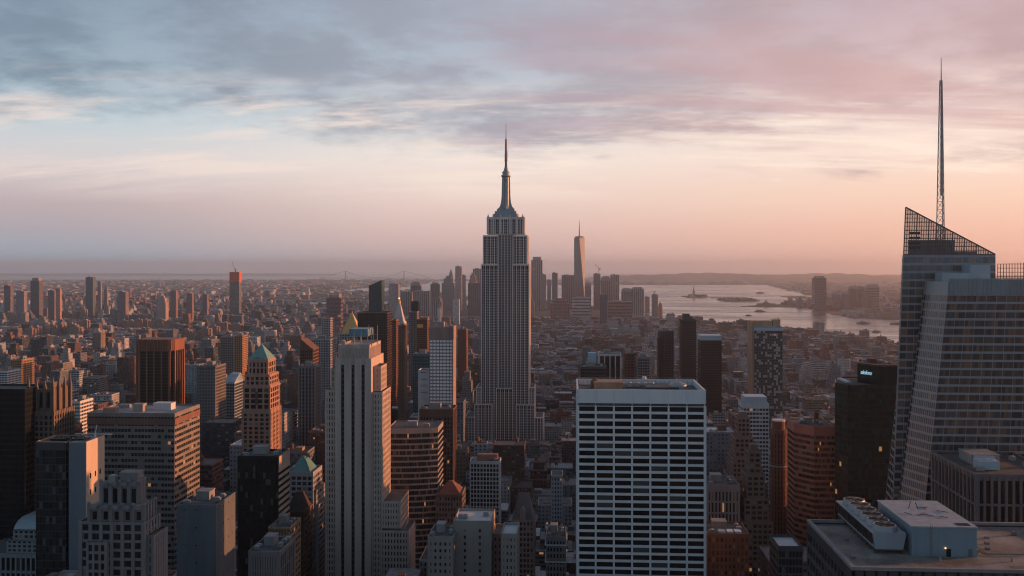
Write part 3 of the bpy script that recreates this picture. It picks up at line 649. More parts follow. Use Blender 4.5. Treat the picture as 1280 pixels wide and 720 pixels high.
# ---- rooftop with cooling plant (bottom right)
def plant_roof():
    Y = 262; z = zat(1060, 711, Y)
    xa = xat(1066, Y); xb = xat(1420, Y); Yb = Y*(711-1066)/(711-1011); d = Yb-Y
    root = thing('flat_roofed_office', 'near office block with gravel roof carrying fan plant and a blue penthouse', 'office block', ((xa+xb)/2, Y+d/2, 0)); w = xb-xa; 
    claim(1011,1290,650,730,Y,xa,xb,Y,Yb)
    grid_tower(root, RECT(w,d), 0, z-.3, 4.0, (24,14,24,14), pw=.5, sh=1.6, pp=.3, sp=.25, wall=DGREY, pane=PANE_DARK, budget=60, vis=(3,), top=3.2, rooff=GRAV, name='facade')
    MB().box(-w/2+1.2,w/2-1.2,-d/2+1.2,d/2-1.2,z-.98,z-.86).build('roof_gravel', stone('stained_gravel',(.23,.21,.19),.95,.5,sc=.09), root)
    PB = stone('parapet_stone',(.26,.25,.25)); parapet(root, RECT(w,d), z-.29, .9, .9, PB, .32)
    parapet(root, RECT(w-3.2,d-3.2), z-.85, .35, .35, PB)
    def loc(px, py, zz):   # point on plane z=zz seen at pixel
        dd = F*(EYE-zz)/(py-Y0); s = (px-640)/F*dd; X_ = s*math.cos(TH)-dd*math.sin(TH); Y_ = s*math.sin(TH)+dd*math.cos(TH); return X_-(xa+xb)/2, Y_-(Y+d/2)
    zr = z-.86
    # blue penthouse: bottom front corners at (1139,695) and (1218,695)
    x0, y0 = loc(1140,695,zr); x1, _ = loc(1219,695,zr); zt = zr+ (695-659)*dep(x0+(xa+xb)/2, y0+Y+d/2)/F
    dback = 30
    BP = stone('blue_cladding', (.19,.28,.33), .6, .10, sc=.5)
    MB().box(x0,x1,y0,y0+dback,zr,zt).build('penthouse', BP, root)
    MB().box(x0-.25,x1+.25,y0-.25,y0+dback+.25,zt+.01,zt+.35).build('penthouse_roof', stone('penthouse_membrane',(.33,.38,.42),.8,.2,sc=.4), root)
    MB().box(x1-4.8,x1-1.2,y0+1.2,y0+3.6,zt+.36,zt+.44).build('roof_hatch', BLACK, root)
    mb = MB(); r = random.Random(5)
    for i in range(8): a = r.uniform(x0+4,x1-4); b = y0+14+r.uniform(-5,8); mb.bar((a,b,zt+.5),(a+r.uniform(-3,3),b+r.uniform(-3,3),zt+.6),.12)
    mb.bar((x0+6,y0+20,zt+.35),(x0+6.6,y0+20,zt+2.6),.12); mb.bar((x0+8.5,y0+19,zt+.35),(x0+8,y0+20,zt+2.2),.12); mb.build('roof_pipe', DGREY, root)
    MB().box(x1-8.4,x1-7.2,y0-.12,y0-.01,zr,zr+2.2).build('door', BLACK, root)
    MB().box(x1-2.4,x1-1.2,y0-.1,y0-.01,zr,zr+2.2).build('door', stone('grey_door',(.12,.17,.2)), root)
    m, t, p = newmat('lamp_glow'); p.inputs['Emission Color'].default_value = (1,.5,.2,1); p.inputs['Emission Strength'].default_value = 3
    MB().box(x1-8.9,x1-8.6,y0-.35,y0-.1,zr+2.3,zr+2.6).build('wall_lamp', m, root)
    # fan plant: long trough on legs running away
    a0, b0 = loc(1091,692,zr); a1, _ = loc(1130,692,zr); L = 38; hh = 4.6; W0 = a1-a0
    mb = MB(); zz = zr+1.3
    mb.loft([(a0+.8,b0),(a1-.4,b0),(a1-.4,b0+L),(a0+.8,b0+L)], zz, [(a0,b0),(a1+.5,b0),(a1+.5,b0+L),(a0,b0+L)], zz+hh)
    mb.build('cooling_trough', stone('trough_metal',(.28,.34,.38),.5,.12), root)
    mb = MB(); 
    for k in range(15): yy = b0+.8+k*L/15; mb.box(a0-.02,a0+.1,yy,yy+L/15-.5,zz+1.3,zz+hh-.4)
    mb.build('louvre', BLACK, root)
    for k in range(6):
        f = MB(); cyy = b0+4+k*6.0; cx_ = (a0+a1)/2+.2; f.cyl(cx_,cyy,W0*.40,zz+hh+.01,W0*.36,zz+hh+1.5,20); f.build('fan_shroud', STEEL, root)
        g_ = MB(); g_.cyl(cx_,cyy,W0*.30,zz+hh+1.51,W0*.30,zz+hh+1.55,20)
        for q in range(4): an = q*.785; g_.bar((cx_-W0*.33*math.cos(an),cyy-W0*.33*math.sin(an),zz+hh+1.6),(cx_+W0*.33*math.cos(an),cyy+W0*.33*math.sin(an),zz+hh+1.6),.1)
        g_.build('fan', BLACK, root)
        MB().box(cx_+W0*.25,cx_+W0*.48,cyy+2.2,cyy+3.2,zz+hh+.01,zz+hh+1.1).build('fan_motor', DGREY, root)
    mb = MB()
    for k in range(10):
        for x in (a0+.9,a1-.8): mb.box(x-.15,x+.15,b0+.6+k*4,b0+.9+k*4,zr,zz-.01)
    mb.box(a0+.5,a1,b0-.3,b0+L,zz-.35,zz-.02); mb.build('support_frame', DGREY, root)
    rr_ = random.Random(31); PIP = stone('pipe_grey',(.16,.17,.18),.6)
    for k in range(7):
        x, y = loc(rr_.choice([rr_.uniform(1040,1085),rr_.uniform(1228,1275)]), rr_.uniform(668,704), zr); MB().box(x-.6,x+.6,y-.5,y+.5,zr,zr+rr_.uniform(.5,1.4)).build('roof_vent', PIP, root)
    mb = MB(); xq, yq = loc(1236,672,zr); xr2, yr2 = loc(1236,700,zr); mb.bar((x1+3,y0+2,zr+.4),(x1+3,y0+26,zr+.4),.22,6); mb.bar((x1+3.8,y0+2,zr+.4),(x1+3.8,y0+26,zr+.4),.16,6); mb.bar((x1+3,y0+2,zr+.4),(x1+14,y0+2,zr+.4),.2,6); mb.bar((a1+.5,b0+3,zr+.4),(x0,b0+3,zr+.4),.25,6); mb.bar((a1+.5,b0+16,zr+.4),(x0,b0+16,zr+.4),.25,6); mb.build('pipe_run', PIP, root)
    mb = MB()
    for k in range(5): mb.box(x1+1.0,x1+2.2,y0+4+k*4.4,y0+7.4+k*4.4,zr+.005,zr+1.0)
    mb.build('duct', STEEL, root)
    mb = MB(); lx = x0+5
    for sx in (0,.5): mb.bar((lx+sx,y0-.3,zr),(lx+sx,y0-.3,zt+1.2),.05)
    for k in range(14): mb.bar((lx,y0-.3,zr+.4+k*.5),(lx+.5,y0-.3,zr+.4+k*.5),.03)
    mb.build('ladder', PIP, root)
    for (fx,fy,fw,fd) in ((-.42,-.36,9,5),(.1,-.42,12,4),(.36,.1,6,14),(-.1,.3,10,8)): MB().box(fx*w,fx*w+fw,fy*d,fy*d+fd,zr+.002,zr+.012).build('roof_patch', stone('dark_patch',(.13,.125,.12),.9,.3,sc=.4), root)
    for (px,py) in ((1175,702),(1265,702)): x, y = loc(px,py,zr); MB().cyl(x,y,.35,zr,.3,zr+1.3,10).build('vent_pipe', STEEL, root)
plant_roof()
# ---- generic grid heroes --------------------------------------------------
def G(name, label, cat, px0, px1, yt, Y, d, wall, bays, fh=3.8, seed=1, tiers=None, side=None, yb=730, roofs=True, tank=False, rn=3, **kw):
    root, w, dd, h = hero(name, label, cat, px0, px1, yt, Y, d, yb, side)
    nb, ns = bays; grid_tower(root, RECT(w,d), 0, h, fh, (nb,ns,nb,ns), wall=wall, **kw)
    parapet(root, RECT(w,d), h-.69, 1.2, .5, wall, kw.get('pp',.35)+.03)
    if roofs: rooftop(root, w, d, h-.69, seed, tank, rn)
    return root, w, d, h
# left foreground
r, w, d, h = G('banded_office', 'wide dark office slab with horizontal bands, its west side striped orange by the sun', 'office block', 110, 218, 517, 640, 44, stone('band_bronze',(.24,.205,.19),.6), (26,12), 4.2, side=250, pw=.28, sh=1.95, pp=.16, sp=.35, budget=100, top=2.2, roofs=False, rooff=stone('pale_roof',(.30,.32,.35),.8,.2,sc=.2))
bulkhead(r,-w*.02,-6,h-.69,7,6,5,LIME); bulkhead(r,w*.2,4,h-.69,13,8,4.4,WHITE); ac_unit(r,-w*.3,8,h-.69,8,4,2.5); bulkhead(r,-w*.33,-10,h-.69,9,5,2.4,TAN)
MB().box(-w/2-.4,w/2+.6,-d/2-.4,d/2+.4,h-7.6,h-3.3).build('plant_band', stone('rust_band',(.20,.10,.08),.6), r)
# blank-sided glass tower
def glass_blank():
    Y = 520; root, w, d, h = hero('glass_and_panel_tower', 'narrow glass tower with a blank bluish panel wall and a bright orange sunlit side', 'office tower', 45, 108, 553, Y, 21, side=132)
    X0 = (xat(45,Y)+xat(108,Y))/2; X = lambda p_: xat(p_,Y)-X0
    xm = X(82); P = [(-w/2,-d/2),(xm,-d/2),(xm,d/2),(-w/2,d/2)]; 
    grid_tower(root, P, 0, h, 4.2, (9,6,9,6), pw=.1, sh=.35, pp=.08, sp=.12, wall=DGREY, core=GLASSC, pane=pane_mat('tinted_glass',dark=(.01,.014,.016),lite=(.035,.045,.05),blind=(.09,.11,.125),pb=.9,pl=.999), budget=100, vis=(0,3), top=4.5)
    MB().box(xm+.01,X(86),-d/2+2.2,d/2,0,h-.4).build('recess_wall', BLACK, root)
    SL = stone('blue_panels',(.16,.20,.235),.6,.10,sc=.25); mb = MB(); mb.box(X(86)+.01,w/2-.4,-d/2,d/2-.01,0,h); mb.build('panel_wall', SL, root)
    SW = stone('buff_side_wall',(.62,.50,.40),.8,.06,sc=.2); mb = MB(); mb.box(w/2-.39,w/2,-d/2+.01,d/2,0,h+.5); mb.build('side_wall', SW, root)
    for i in range(3):
        for j in range(4): 
            zz = h-21-j*9.2; yy = -d/2+4.6+i*5.6; MB().box(w/2+.01,w/2+.08,yy-.7,yy+.7,zz,zz+3.0).build('window', PANE_DARK, root)
    mb = MB(); mb.box(-w/2,xm,-d/2,-d/2+.5,h+.01-.6,h+.5); mb.box(-w/2,w/2-.4,d/2-.5,d/2,h+.01,h+.5); mb.box(-w/2,-w/2+.5,-d/2+.5,d/2-.5,h-.6,h+.5); mb.build('parapet', TAN, root)
    ac_unit(root,-w*.2,0,h-.6,9,7,1.3,BLACK); ac_unit(root,w*.22,-1,h+.01,8,7,1.0,BLACK)
    mb = MB(); mb.cyl(X(103),4,.7,h,.6,h+2.5,10); mb.bar((X(103),4,h+2.4),(X(105),4,h+7.5),.3); mb.bar((X(103)-12,4,h+2.3),(X(103)+10,4,h+2.3),.3); mb.build('window_washing_rig', WHITE, root)
glass_blank()
# art deco crown building
def deco():
    Y = 400; root, w, d, h = hero('art_deco_office', 'grey stone art deco block with scalloped stepped crown, bottom left', 'office block', 100, 180, 652, Y, 15, side=198)
    HER.pop(); claim(100,198,590,730,Y,xat(100,Y),xat(182,Y),Y-4,Y+26)
    X0 = (xat(100,Y)+xat(180,Y))/2; X = lambda p_: xat(p_,Y)-X0; Z = lambda q: zat(140,q,Y); S = stone('deco_stone',(.23,.22,.225),var=.15,sc=.3)
    grid_tower(root, RECT(w,d), 0, h, 3.9, (6,5,6,5), pw=1.5, sh=1.2, pp=.5, sp=.2, wall=S, pane=PANE, budget=100, top=1.3, mull=3)
    xa, xb = X(108), X(180)-1; y0, y1 = -d/2+2.5, d/2-1
    def scal(xa, xb, y0, y1, z0, z1, n, nm):
        mb = MB(); mb.box(xa,xb,y0,y1,z0,z1-1)
        for i in range(n+1):
            x = xa+(xb-xa)*i/n; mb.box(x-.75,x+.75,y0-.5,y0-.01,z0,z1); mb.cyl(x,y0-.3,.95,z1+.01,.5,z1+.8,8)
        for i in range(n):
            x = xa+(xb-xa)*(i+.5)/n; r_ = (xb-xa)/n*.42; mb.cyl(x,y0-.15,r_,z1-1.8,r_,z1-.2,8)
        m_ = max(2, n-1)
        for i in range(m_+1):
            y = y0+(y1-y0)*i/m_; mb.box(xb+.01,xb+.5,max(y0,y-.7),min(y1,y+.7),z0,z1); mb.cyl(xb+.2,min(max(y,y0+.6),y1-.6),.85,z1+.01,.4,z1+.8,8)
        mb.build(nm, S, root)
        for i in range(n):
            x = xa+(xb-xa)*(i+.5)/n; MB().box(x-.9,x+.9,y0-.14,y0-.02,z0+.8,z1-3.2).build('tall_window', PANE_DARK, root)
    scal(xa, xb, y0, y1, h-.6, Z(632), 5, 'crown_tier'); scal(X(119), X(166), y0+3, y1-2, Z(632)-.9, Z(605), 4, 'crown_tier')
    bulkhead(root,(X(140)+X(164))/2,2,Z(605)-1,8,6,4.2,S); ac_unit(root,X(134),-2,Z(605)-1,3,3,3.4)
    P = [(w/2+.55,-d/2+2),(w/2+3.2,-d/2+2),(w/2+3.2,d/2+1),(w/2+.55,d/2+1)]
    grid_tower(root, P, 0, Z(670), 3.9, (1,8,1,8), pw=1.3, sh=1.2, pp=.3, sp=.2, wall=S, pane=PANE, budget=20, vis=(1,), top=1.2, name='side_wing')
    P = [(X(112),-d/2-2.2),(X(136),-d/2-2.2),(X(136),-d/2-.55),(X(112),-d/2-.55)]
    grid_tower(root, P, 0, Z(676), 3.9, (3,1,3,1), pw=1.0, sh=1.2, pp=.3, sp=.2, wall=S, pane=PANE, budget=60, vis=(0,), top=1.2, name='front_bay', mull=1)
deco()
def domed():
    Y = 560; root, w, d, h = hero('mansard_tower', 'pale stone block with colonnade and round-shouldered metal mansard roof, bottom left corner', 'office block', -30, 58, 692, Y, 30)
    HER.pop(); claim(-30,46,645,730,Y,xat(-30,Y),xat(58,Y),Y-4,Y+30); X0 = (xat(-30,Y)+xat(58,Y))/2; X = lambda p_: xat(p_,Y)-X0; Z = lambda q: zat(20,q,Y); S = stone('mansard_stone',(.30,.32,.335),var=.1)
    grid_tower(root, RECT(w,d), 0, h, 9, (14,8,14,8), pw=1.0, sh=1.6, pp=.6, sp=.3, wall=S, pane=PANE_DARK, budget=30, vis=(0,3), top=2.5, name='colonnade')
    grid_tower(root, [(X(5),-12),(X(60)-2,-12),(X(60)-2,12),(X(5),12)], h-.7, Z(676), 3.0, (8,6,8,6), pw=1.3, sh=1.2, pp=.2, sp=.15, wall=S, pane=PANE, budget=20, vis=(0,3), top=.9)
    grid_tower(root, [(X(11),-10),(X(56),-10),(X(56),10),(X(11),10)], Z(676)-.7, Z(664.5), 3.2, (7,6,7,6), pw=1.2, sh=1.2, pp=.2, sp=.15, wall=S, pane=PANE, budget=20, vis=(0,3), top=.7)
    mb = MB(); c = (X(11)+X(56))/2; a = (X(56)-X(11))/2; pr = [(1,664.3),(.93,659),(.82,654),(.66,650),(.5,648.3)]
    for i in range(4): mb.loft(RECT(2*a*pr[i][0],20*pr[i][0],c),Z(pr[i][1]),RECT(2*a*pr[i+1][0],20*pr[i+1][0],c),Z(pr[i+1][1])-.003)
    mb.build('mansard_roof', METAL, root)
    mb = MB()
    for i in range(13):
        x = c-a+2*a*i/12
        for k in range(4): 
            f0, f1 = pr[k], pr[k+1]; mb.bar((c+(x-c)*f0[0],-10*f0[0]-.05,Z(f0[1])),(c+(x-c)*f1[0],-10*f1[0]-.05,Z(f1[1])),.12)
    mb.build('roof_seam', STEEL, root)
    mb = MB(); mb.cyl(c,0,1.6,Z(648.2),1.4,Z(646),10); mb.cyl(c,0,.5,Z(646),.1,Z(643),8); mb.build('lantern', WHITE, root)
domed()
G('dark_slab', 'almost black slab tower at the far left edge beside the gothic crown', 'office tower', -40, 31, 487, 610, 26, BLACK, (18,6), 3.9, pw=.2, sh=1.2, pp=.1, sp=.15, pane=PANE_DARK, win=False, roofs=False)
def gothic():
    Y = 622; root, w, d, h = hero('gothic_crown_tower', 'dark brown tower with a crown of gothic pinnacles, west edge lit orange, at far left', 'office tower', 31, 67, 514, Y, 26, side=82)
    HER.pop(); claim(31,82,470,640,Y,xat(31,Y),xat(67,Y),Y-2,Y+26); Z = lambda q: zat(50,q,Y); S = stone('gothic_brick',(.17,.125,.10),var=.2,sc=.3)
    grid_tower(root, RECT(w,d), 0, h, 3.8, (6,8,6,8), pw=1.3, sh=1.3, pp=.5, sp=.15, wall=S, pane=PANE_DARK, budget=40, top=3)
    w2, d2 = w*.78, d*.8; mb = MB(); mb.box(-w2/2,w2/2,-d2/2,d2/2,h-.6,Z(487))
    mb.build('crown_block', S, root)
    for k, (sx, sy) in enumerate([(-.5,-.5),(-.17,-.5),(.17,-.5),(.5,-.5),(.5,-.17),(.5,.17),(.5,.5),(-.5,.5),(-.5,0)]):
        x, y = sx*(w2+1.4), sy*(d2+1.4); m2 = MB(); m2.box(x-1,x+1,y-1,y+1,h-.6,Z(484)); m2.loft(RECT(1.6,1.6,x,y),Z(484)+.01,RECT(.2,.2,x,y),Z(470+ (k%3)*2)); m2.build('pinnacle', S, root)
    for i in range(3):
        x = (i-1)*w2/3.2; MB().box(x-1.1,x+1.1,-d2/2-.12,-d2/2-.01,h+2,Z(491)).build('lancet_window', PANE_DARK, root)
    w3 = w*.45; m2 = MB(); m2.box(-w3/2,w3/2,-4,4,Z(487)-.0+.01,Z(480)); m2.build('crown_block', S, root)
gothic()
# green pyramid tower
def green_pyr():
    Y = 777; root, w, d, h = hero('green_roofed_tower', 'tan brick tower with green and cream pyramid roof, west side glowing orange', 'office tower', 303, 338, 512, Y, 28, yb=575, side=353)
    HER.pop(); claim(302,353,432,575,Y,xat(302,Y),xat(339,Y),Y-3,Y+30); Z = lambda q: zat(322,q,Y); S = stone('warm_tan_brick',(.44,.26,.19),var=.16,sc=.3); q = F/777
    grid_tower(root, RECT(w,d), 0, h, 3.7, (5,7,5,7), pw=1.7, sh=1.4, pp=.5, sp=.15, wall=S, pane=PANE, budget=100, top=3.5)
    def tier(wf, df, za, zb, nb, ns, nm):
        P = RECT(w*wf, d*df); zq = MB(); grid_tower(root, P, za, zb, 4.5, (nb,ns,nb,ns), pw=1.5, sh=1.2, pp=.3, sp=.15, wall=S, pane=PANE_DARK, budget=14, top=2.4, name=nm)
        MB().box(-w*wf/2-.9,w*wf/2+.9,-d*df/2-.9,d*df/2+.9,zb-1.9,zb-1.2).build('cornice', S, root)
    tier(.95,.93,h-.6,Z(482),4,5,'tier_wall'); tier(.86,.84,Z(482)-.6,Z(468),5,5,'tier_wall'); tier(.70,.70,Z(468)-.6,Z(450),5,4,'lantern_wall')
    MB().box(-1.1,1.1,-d*.93/2-.5,-d*.93/2-.38,h+4,Z(490)).build('arched_window', PANE_DARK, root)
    for sx in (-1,1):
        for sy in (-1,1): MB().cyl(sx*w*.43,sy*d*.42,1.2,Z(482)-.5,.3,Z(475),8).build('corner_finial', S, root)
    mb = MB(); a = w*.36; b = d*.36; z0, z1 = Z(450)+.02, Z(432)
    m, t, p = newmat('verdigris_roof'); n_ = t.node('ShaderNodeNewGeometry'); s3 = t.node('ShaderNodeSeparateXYZ'); t.l.new(n_.outputs['Position'], s3.inputs[0])
    v = t.smooth(t.noise(n_.outputs['Position'],.5,4),.3,.7,.85,1.15); t.put(p.inputs['Base Color'], t.mix(1.0,(.16,.33,.30),t.comb(v,v,v),'MULTIPLY')); p.inputs['Roughness'].default_value=.6
    mb.loft(RECT(2*a,2*b), z0, RECT(1.0,1.0), z1); mb.build('pyramid_roof', m, root)
    for sx in (-1,0,1): MB().box(sx*3-.5,sx*3+.5,-b-.3,-b+1.5,z0,z0+2.2).build('dormer', S, root)
green_pyr()
r, w, d, h = G('black_glass_box', 'black glass office box with a bright striped sliver on its west side', 'office tower', 297, 348, 571, 560, 22, BLACK, (16,5), 3.9, side=358, pw=.12, sh=.5, pp=.06, sp=.1, pane=PANE_DARK, budget=60, top=1.5, vis=(0,))
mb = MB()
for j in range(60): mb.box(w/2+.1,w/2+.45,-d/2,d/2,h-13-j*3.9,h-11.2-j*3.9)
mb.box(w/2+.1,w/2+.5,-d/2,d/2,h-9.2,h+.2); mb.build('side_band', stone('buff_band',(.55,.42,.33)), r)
def teal_pyr():
    Y = 660; root, w, d, h = hero('teal_roofed_tower', 'pale grey office tower with truncated teal pyramid roof beside the tall limestone tower', 'office tower', 357, 391, 592, Y, 24, side=398)
    HER.pop(); claim(357,400,571,730,Y,xat(357,Y),xat(391,Y),Y-3,Y+26); S = stone('cool_stone',(.34,.35,.38),var=.1)
    grid_tower(root, RECT(w,d), 0, h, 3.8, (5,6,5,6), pw=1.0, sh=1.4, pp=.3, sp=.2, wall=S, pane=PANE, budget=60, top=2)
    mb = MB(); mb.loft(RECT(w*.8,d*.8),h-.6,RECT(w*.24,d*.3),h+8.6); mb.cyl(0,0,1.6,h+8.61,1.5,h+10,10); mb.build('pyramid_roof', COPG, root); parapet(root, RECT(w,d), h-.6, 1.8, .6, S, .33)
    for k, (sx, zt) in enumerate(((.5,12),(.5,22))):
        P = [(w/2+.4+k*1.6,-d/2+2),(w/2+1.9+k*1.6,-d/2+2),(w/2+1.9+k*1.6,d/2+4),(w/2+.4+k*1.6,d/2+4)]; grid_tower(root, P, 0, h-zt, 3.8, (1,8,1,8), pw=.8, sh=1.4, pp=.15, sp=.1, wall=S, pane=PANE, budget=10, vis=(1,), top=1.5, name='side_wing')
teal_pyr()
r, w, d, h = G('brown_brick_block', 'dark brown brick block with steep hipped roof below the teal pyramid roof', 'office block', 357, 380, 640, 600, 20, BROWN, (6,5), 3.6, side=386, pw=1.2, sh=1.6, pp=.2, sp=.15, budget=40, top=2, roofs=False)
MB().loft(RECT(w*.98,d*.98),h-.3,RECT(w*.3,d*.3),h+11).build('hipped_roof', stone('slate_brown',(.09,.07,.065)), r)
G('grey_panel_block', 'plain grey-blue panelled block at the bottom left of the black glass box', 'office block', 221, 270, 632, 480, 28, stone('blue_grey_panel',(.13,.15,.165)), (3,4), 9.0, side=293, pw=6.0, sh=8.4, pp=.1, sp=.12, top=2, win=True, pane=PANE_DARK)
G('colonnaded_block', 'low grey block with tall window slots at the bottom edge', 'office block', 312, 349, 690, 450, 24, GREYST, (12,7), 7.0, side=357, pw=.9, sh=.8, pp=.5, sp=.2, budget=40, top=2.2, rn=6)
G('stepped_brick_block', 'small brown block with lit west parapet behind the colonnaded block', 'office block', 336, 362, 660, 540, 22, TAN, (7,6), 3.6, side=370, pw=1.0, sh=1.5, pp=.25, sp=.2, budget=20, top=2)
# curved office
def curved():
    Y = 640; root, w, d, h = hero('curved_office', 'dark glass office with bowed front and pale floor bands right of the limestone tower', 'office tower', 484, 545, 536, Y, 34, yb=700)
    n = 9; arc = []
    for i in range(n+1): u = i/n; arc.append((-w/2+w*u, -d/2+6.5*(u**2.4)))
    P = arc+[(w/2,d/2),(-w/2,d/2)]
    grid_tower(root, P, 0, h, 3.9, (3,3,3,3,3,3,3,3,3,6,8,6), pw=.25, sh=1.15, pp=.12, sp=.4, wall=DGREY, span=stone('pale_band',(.33,.30,.28),var=.1), pane=pane_mat('bowed_glass',dark=(.01,.014,.016),lite=(.05,.06,.07),blind=(.22,.16,.11),pb=.85,pl=.985), budget=100, vis=tuple(range(9)), top=3.5)
    rooftop(root, w*.7, d*.5, h-.69, 4, False, 3, STEEL)
curved()
G('black_slab', 'windowless black slab rising behind the bowed office', 'office tower', 536, 549, 530, 760, 22, BLACK, (5,6), 3.8, yb=640, pw=.2, sh=.6, pp=.1, sp=.05, win=False, roofs=False)
r, w, d, h = G('brown_pier_tower', 'brown tower with tall piers and a red-lit west edge below the white-windowed slab', 'office tower', 525, 566, 512, 860, 26, BROWN, (11,8), 3.9, side=571, yb=615, pw=1.0, sh=1.0, pp=.6, sp=.1, budget=30, top=7)
r, w, d, h = G('hip_roofed_block', 'brown office block with a rust coloured hipped roof left of the small white grid tower', 'office block', 545, 577, 618, 640, 22, stone('olive_brick',(.17,.14,.12)), (9,6), 3.6, yb=680, pw=.9, sh=1.5, pp=.25, sp=.2, budget=60, top=2, roofs=False)
MB().loft(RECT(w*.9,d*.9),h-.3,RECT(w*.14,d*.14),h+7).build('hipped_roof', stone('rust_roof',(.20,.08,.06)), r)
r, w, d, h = G('white_grid_tower', 'small white gridded tower with red-lit plant on its roof in the middle', 'office tower', 588, 624, 577, 800, 16, WHITE, (9,5), 3.7, side=628, yb=662, pw=.7, sh=.9, pp=.5, sp=.4, budget=100, top=2.2, pane=PANE_DARK)
MB().box(-w*.3,w*.42,0,6,h,h+4.5).build('plant_screen', stone('terracotta_screen',(.45,.2,.13)), r)
# low beige cluster, bottom centre
r, w, d, h = G('beige_block', 'beige block with blank front and flat white roof, bottom centre', 'office block', 567, 614, 652, 520, 26, stone('beige_brick',(.34,.30,.27),var=.12), (2,5), 3.7, side=616, pw=7.0, sh=1.9, pp=.12, sp=.13, budget=30, top=4, rooff=WHITE, roofs=False)
ac_unit(r,-w*.3,-4,h-.6,5,4,2); ac_unit(r,w*.3,2,h-.6,3,3,2)
r, w, d, h = G('beige_wing', 'beige low block with paired windows left of the blank-fronted block', 'office block', 535, 566, 672, 508, 24, stone('beige_brick',(.34,.30,.27)), (5,5), 3.7, pw=1.6, sh=1.9, pp=.15, sp=.18, budget=60, top=2.5, rn=3)
G('brown_low_block', 'brown block with sunlit edge right of the blank-fronted beige block', 'office block', 616, 628, 668, 528, 20, stone('pink_brick',(.32,.22,.19)), (2,5), 3.7, pw=1.5, sh=2.0, pp=.15, sp=.18, budget=10, top=2, roofs=False)
G('narrow_beige_block', 'narrow beige block with a pale flat roof near the bottom centre', 'office block', 627, 646, 668, 505, 22, stone('beige_brick',(.34,.30,.27)), (4,5), 3.7, pw=1.3, sh=1.9, pp=.2, sp=.25, budget=30, top=2, roofs=False, rooff=LBLUE)
def gable():
    Y = 660; root, w, d, h = hero('gabled_office', 'grey stone office with steep dark gable and pointed dormer near the bottom centre', 'office block', 640, 667, 650, Y, 24)
    HER.pop(); claim(640,668,618,730,Y,xat(640,Y),xat(667,Y),Y-2,Y+24); S = stone('gable_stone',(.25,.235,.23))
    grid_tower(root, RECT(w,d), 0, h, 3.7, (6,6,6,6), pw=1.0, sh=1.4, pp=.35, sp=.15, wall=S, pane=PANE, budget=80, vis=(0,1), top=1.5)
    MB().loft(RECT(w*.99,d*.99),h-.3,RECT(w*.5,1.0),h+16).build('gable_roof', stone('slate',(.10,.11,.12)), root)
    mb = MB(); mb.box(-2,2,-d/2-.3,-d/2+4,h-.25,h+5); mb.loft([(-2.2,-d/2-.4),(2.2,-d/2-.4),(2.2,-d/2+4),(-2.2,-d/2+4)],h+5.01,[(-.1,-d/2-.4),(.1,-d/2-.4),(.1,-d/2+4),(-.1,-d/2+4)],h+9); mb.build('dormer', S, root)
gable()
def arcaded():
    r, w, d, h = G('arcaded_tower', 'slim grey tower with pale cornices and arched top windows left of the white slab', 'office tower', 683, 707, 672, 540, 22, stone('arcade_stone',(.24,.24,.25)), (6,6), 3.6, pw=.8, sh=1.4, pp=.35, sp=.2, budget=80, top=2)
    for z_ in (h-14, h-4.5): MB().box(-w/2-.9,w/2+.9,-d/2-.9,d/2+.9,z_,z_+.7).build('cornice', WHITE, r)
arcaded()
G('pale_blue_block', 'pale bluish setback block beside the avenue, left of the white slab', 'office block', 689, 703, 595, 830, 22, stone('pale_bluish',(.38,.44,.48)), (4,6), 3.7, yb=650, pw=1.2, sh=1.6, pp=.2, sp=.15, budget=20, top=2, roofs=False)
# mid distance left
def ridged(name, label, px0, px1, yt, Y, d, side, yb):
    root, w, d, h = hero(name, label, 'office tower', px0, px1, yt, Y, d, yb, side); S = stone('copper_brown',(.26,.10,.05),.6)
    c = 4.5; P = [(-w/2+c,-d/2),(w/2-c,-d/2),(w/2,-d/2+c),(w/2,d/2-c),(w/2-c,d/2),(-w/2+c,d/2),(-w/2,d/2-c),(-w/2,-d/2+c)]
    grid_tower(root, P, 0, h-14, 3.9, (4,1,4,1,4,1,4,1), pw=1.3, sh=.3, pp=1.6, sp=.1, wall=S, pane=PANE_DARK, budget=0, vis=(0,1,7), top=1, win=False)
    mb = MB(); mb.loft([(x*1.06,y*1.06) for x,y in P], h-13.9, [(x*1.06,y*1.06) for x,y in P], h-.5)
    for i in range(14):
        x = -w/2+w*(i+.5)/14; mb.box(x-.9,x+.9,-d/2*1.06-1.5,-d/2*1.06-.01,h-13.9,h)
    mb.build('crown', S, root); return root
ridged('copper_ribbed_tower', 'dark tower with copper brown ribs and chamfered corners at left', 170, 216, 424, 1139, 36, 223, 510)
G('grey_grid_block', 'grey gridded office block left of the green pyramid tower', 'office block', 246, 269, 458, 1090, 34, GREYST, (12,12), 3.7, side=278, yb=512, pw=1.0, sh=1.3, pp=.3, sp=.25, win=False, core=GLASSC)
r, w, d, h = G('glazed_atrium_block', 'low block with a sloping pale blue glass roof left of the green pyramid tower', 'office block', 277, 293, 478, 1150, 30, LBLUE, (8,8), 3.7, yb=495, pw=.4, sh=.9, pp=.2, sp=.2, win=False, roofs=False)
MB().loft(RECT(w,d),h-.4,RECT(w*.7,d*.2,w*.1,d*.3),h+9).build('glass_roof', stone('sky_glass',(.35,.47,.54),.2), r)
r, w, d, h = G('slant_topped_tower', 'dark brown tower with slanting roofline left of the limestone tower', 'office tower', 375, 391, 436, 1080, 26, BROWN, (6,7), 3.7, side=398, yb=455, pw=.9, sh=1.2, pp=.25, sp=.2, win=False, roofs=False)
